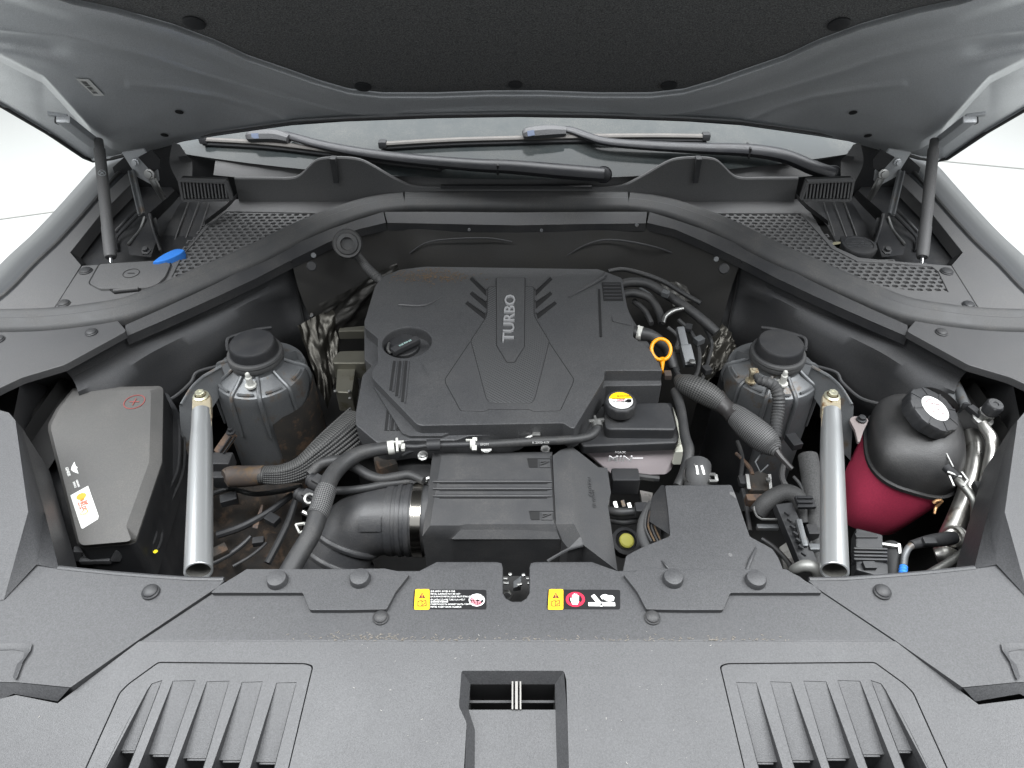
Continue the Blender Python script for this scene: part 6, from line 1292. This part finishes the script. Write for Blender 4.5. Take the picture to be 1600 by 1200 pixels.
t = thing('overflow_pipe', 'dark metal pipe with kinked bends running from the black tank half to the front cover', 'pipe', P(1500, 830, .85)); a = MB(); a.tube([(1488, 742, .915, 13), (1500, 754, .918, 13), (1514, 770, .915, 13), (1523, 786, .91, 14), (1524, 806, .905, 14), (1521, 832, .90, 14), (1515, 852, .895, 14), (1500, 868, .89, 14), (1478, 882, .89, 14), (1452, 897, .89, 14)], n=14, sub=8); finish(a, 'pipe', mat('dark_pipe', (.20, .20, .19), .42, metal=.8, rvar=.1), t)
a = MB(); a.tube([(1478, 730, .92, 14), (1496, 747, .92, 16)], n=12, sub=1); finish(a, 'hose_end', DARK, t)
a = MB(); a.bar(P(1480, 738, .925), P(1502, 746, .925), .004, .004); a.bar(P(1483, 744, .925), P(1490, 760, .922), .003, .004); a.bar(P(1502, 738, .926), P(1512, 752, .924), .003, .004); a.bar(P(1512, 750, .924), P(1505, 760, .922), .003, .004); finish(a, 'spring_clip', STEEL, t)
a = MB(); a.bar(P(1478, 708, .915), P(1489, 730, .915), .002, .003); finish(a, 'wire_tail', STEEL, t)
a = MB(); a.tube([(1458, 786, .86, 5), (1464, 782, .865, 5), (1472, 783, .865, 4), (1463, 792, .85, 5), (1460, 803, .845, 4)], n=8); o = finish(a, 'bent_hook', mat('copper_hook', (.55, .32, .16), .4, metal=.8)); tag(o, 'small copper coloured hook beside the lower edge of the red tank', 'hook')
# connectors at the front edge below the tank
t = thing('plug_connector', 'black ribbed electrical connector in front of the red tank', 'connector', P(1357, 880, .86))
a = MB(); a.bar(P(1354, 838, .90), P(1354, 868, .90), .040, .028, ch=.004); finish(a, 'plug_head', BLACKP, t)
for k in range(4):
    a = MB(); a.bar(P(1332, 861 + 5.5 * k, .912), P(1384, 862 + 5.5 * k, .912), .0035, .016, ch=.001); finish(a, 'rib', BLACKP, t)
a = MB(); a.bar(P(1358, 882, .90), P(1358, 906, .90), .046, .03, ch=.005); a.box(P(1358, 884, .918), (.018, .012, .008), ch=.001); finish(a, 'plug_body', BLACKP, t)
a = MB(); a.bar(P(1336, 838, .914), P(1370, 838, .914), .008, .006, ch=.001); finish(a, 'lock_tab', DARK, t)
t = thing('corrugated_lead', 'thin corrugated lead with bright blue end rising to a black sensor plug', 'cable', P(1412, 890, .88))
a = MB(); a.tube([(1411, 906, .90, 13), (1411, 894, .905, 13), (1412, 884, .908, 12)], n=12, corr=(.004, .10)); finish(a, 'blue_section', BLUE, t)
a = MB(); a.tube([(1412, 884, .907, 10), (1414, 868, .905, 10), (1420, 856, .90, 10), (1430, 850, .895, 11)], n=10, corr=(.003, .12)); finish(a, 'corrugated_section', CAST, t)
a = MB(); a.tube([(1424, 852, .898, 14), (1440, 848, .895, 17), (1456, 845, .89, 20), (1478, 842, .88, 22), (1490, 840, .875, 20)], n=12); a.box(P(1452, 846, .905), (.02, .012, .008), ch=.002); finish(a, 'sensor_plug', DARK, t)
t = thing('lower_hose', 'black hose with bright clip at the bottom of the red tank', 'hose', P(1392, 880, .85)); a = MB(); a.tube([(1393, 858, .87, 32), (1395, 880, .88, 32), (1396, 912, .88, 32)], n=16); finish(a, 'hose', HOSE, t)
a = MB(); a.bar(P(1376, 850, .895), P(1404, 854, .895), .005, .005, ch=.001); a.bar(P(1404, 850, .895), P(1406, 866, .892), .004, .004); finish(a, 'clip', STEEL, t)

# thin cables, clips and brackets that fill the dark gaps
def clutter(name, label, cat, paths, boxes, at):
    t = thing(name, label, cat, P(*at))
    for pth, mt in paths:
        a = MB(); a.tube(pth, n=8, sub=5); finish(a, 'cable', mt, t)
    for u, v, z, sx, sy, sz, ang, mt in boxes:
        a = MB(); a.box(P(u, v, z), (sx, sy, sz), Matrix.Rotation(R(ang), 3, 'Z'), ch=.002); finish(a, 'clip', mt, t)
clutter('lower_cables', 'thin dark cables and clips lying over the mud stained frame beside the silver brace bar', 'cables',
    [([(330, 772, .78, 8), (360, 764, .79, 8), (396, 772, .79, 8), (436, 768, .80, 8), (470, 760, .82, 8)], HOSE),
     ([(340, 836, .76, 12), (380, 822, .77, 12), (420, 800, .78, 11), (458, 772, .79, 10)], DARK), ([(418, 880, .78, 12), (436, 846, .79, 12), (452, 812, .80, 11), (462, 780, .81, 10)], DARK)],
    [(358, 780, .79, .03, .02, .015, 20, DARK), (426, 812, .785, .025, .018, .014, -30, DARK), (342, 862, .77, .03, .02, .012, 35, DIRT), (404, 846, .775, .02, .014, .012, 10, DARK)], (395, 815, .7))
clutter('side_cables', 'thin dark cables and a clip between the taped harness and the arching textured hose', 'cables',
    [([(1152, 690, .82, 7), (1160, 716, .82, 7), (1158, 750, .815, 7), (1166, 790, .81, 7), (1172, 830, .81, 7)], HOSE), ([(1226, 720, .85, 9), (1222, 745, .845, 9), (1234, 764, .84, 9), (1262, 768, .84, 8)], RUBBER), ([(1190, 842, .80, 8), (1210, 856, .80, 8), (1232, 880, .80, 9), (1240, 900, .80, 9)], HOSE),
     ([(1240, 745, .855, 5), (1252, 760, .855, 5), (1262, 790, .85, 5), (1270, 830, .845, 5), (1262, 870, .84, 5)], RUBBER)],
    [(1240, 690, .87, .02, .03, .015, 15, DARK), (1160, 752, .825, .014, .02, .012, 0, DARK), (1268, 832, .855, .018, .02, .02, 0, DARK), (1272, 858, .85, .02, .012, .016, 0, CAST)], (1200, 780, .75))
clutter('rear_cables', 'tangle of thin black leads and plugs behind the orange dipstick ring', 'cables',
    [([(1060, 500, .90, 7), (1080, 520, .89, 7), (1092, 548, .88, 7), (1090, 580, .87, 7), (1078, 600, .87, 7)], HOSE), ([(1044, 512, .90, 6), (1060, 528, .895, 6), (1054, 552, .885, 6), (1060, 580, .88, 6)], RUBBER), ([(1100, 510, .89, 6), (1112, 536, .87, 6), (1106, 566, .86, 6), (1096, 596, .86, 6)], HOSE),
     ([(990, 470, .90, 9), (1008, 486, .895, 9), (1018, 506, .89, 9)], RUBBER), ([(1000, 450, .925, 4), (1018, 462, .92, 4), (1026, 480, .915, 4)], CAST)],
    [(1092, 532, .895, .02, .016, .014, 30, CAST), (1060, 546, .895, .014, .012, .010, 0, STEEL), (1104, 578, .87, .016, .018, .014, 20, DARK), (1076, 512, .905, .014, .02, .010, -20, DARK)], (1075, 550, .85))
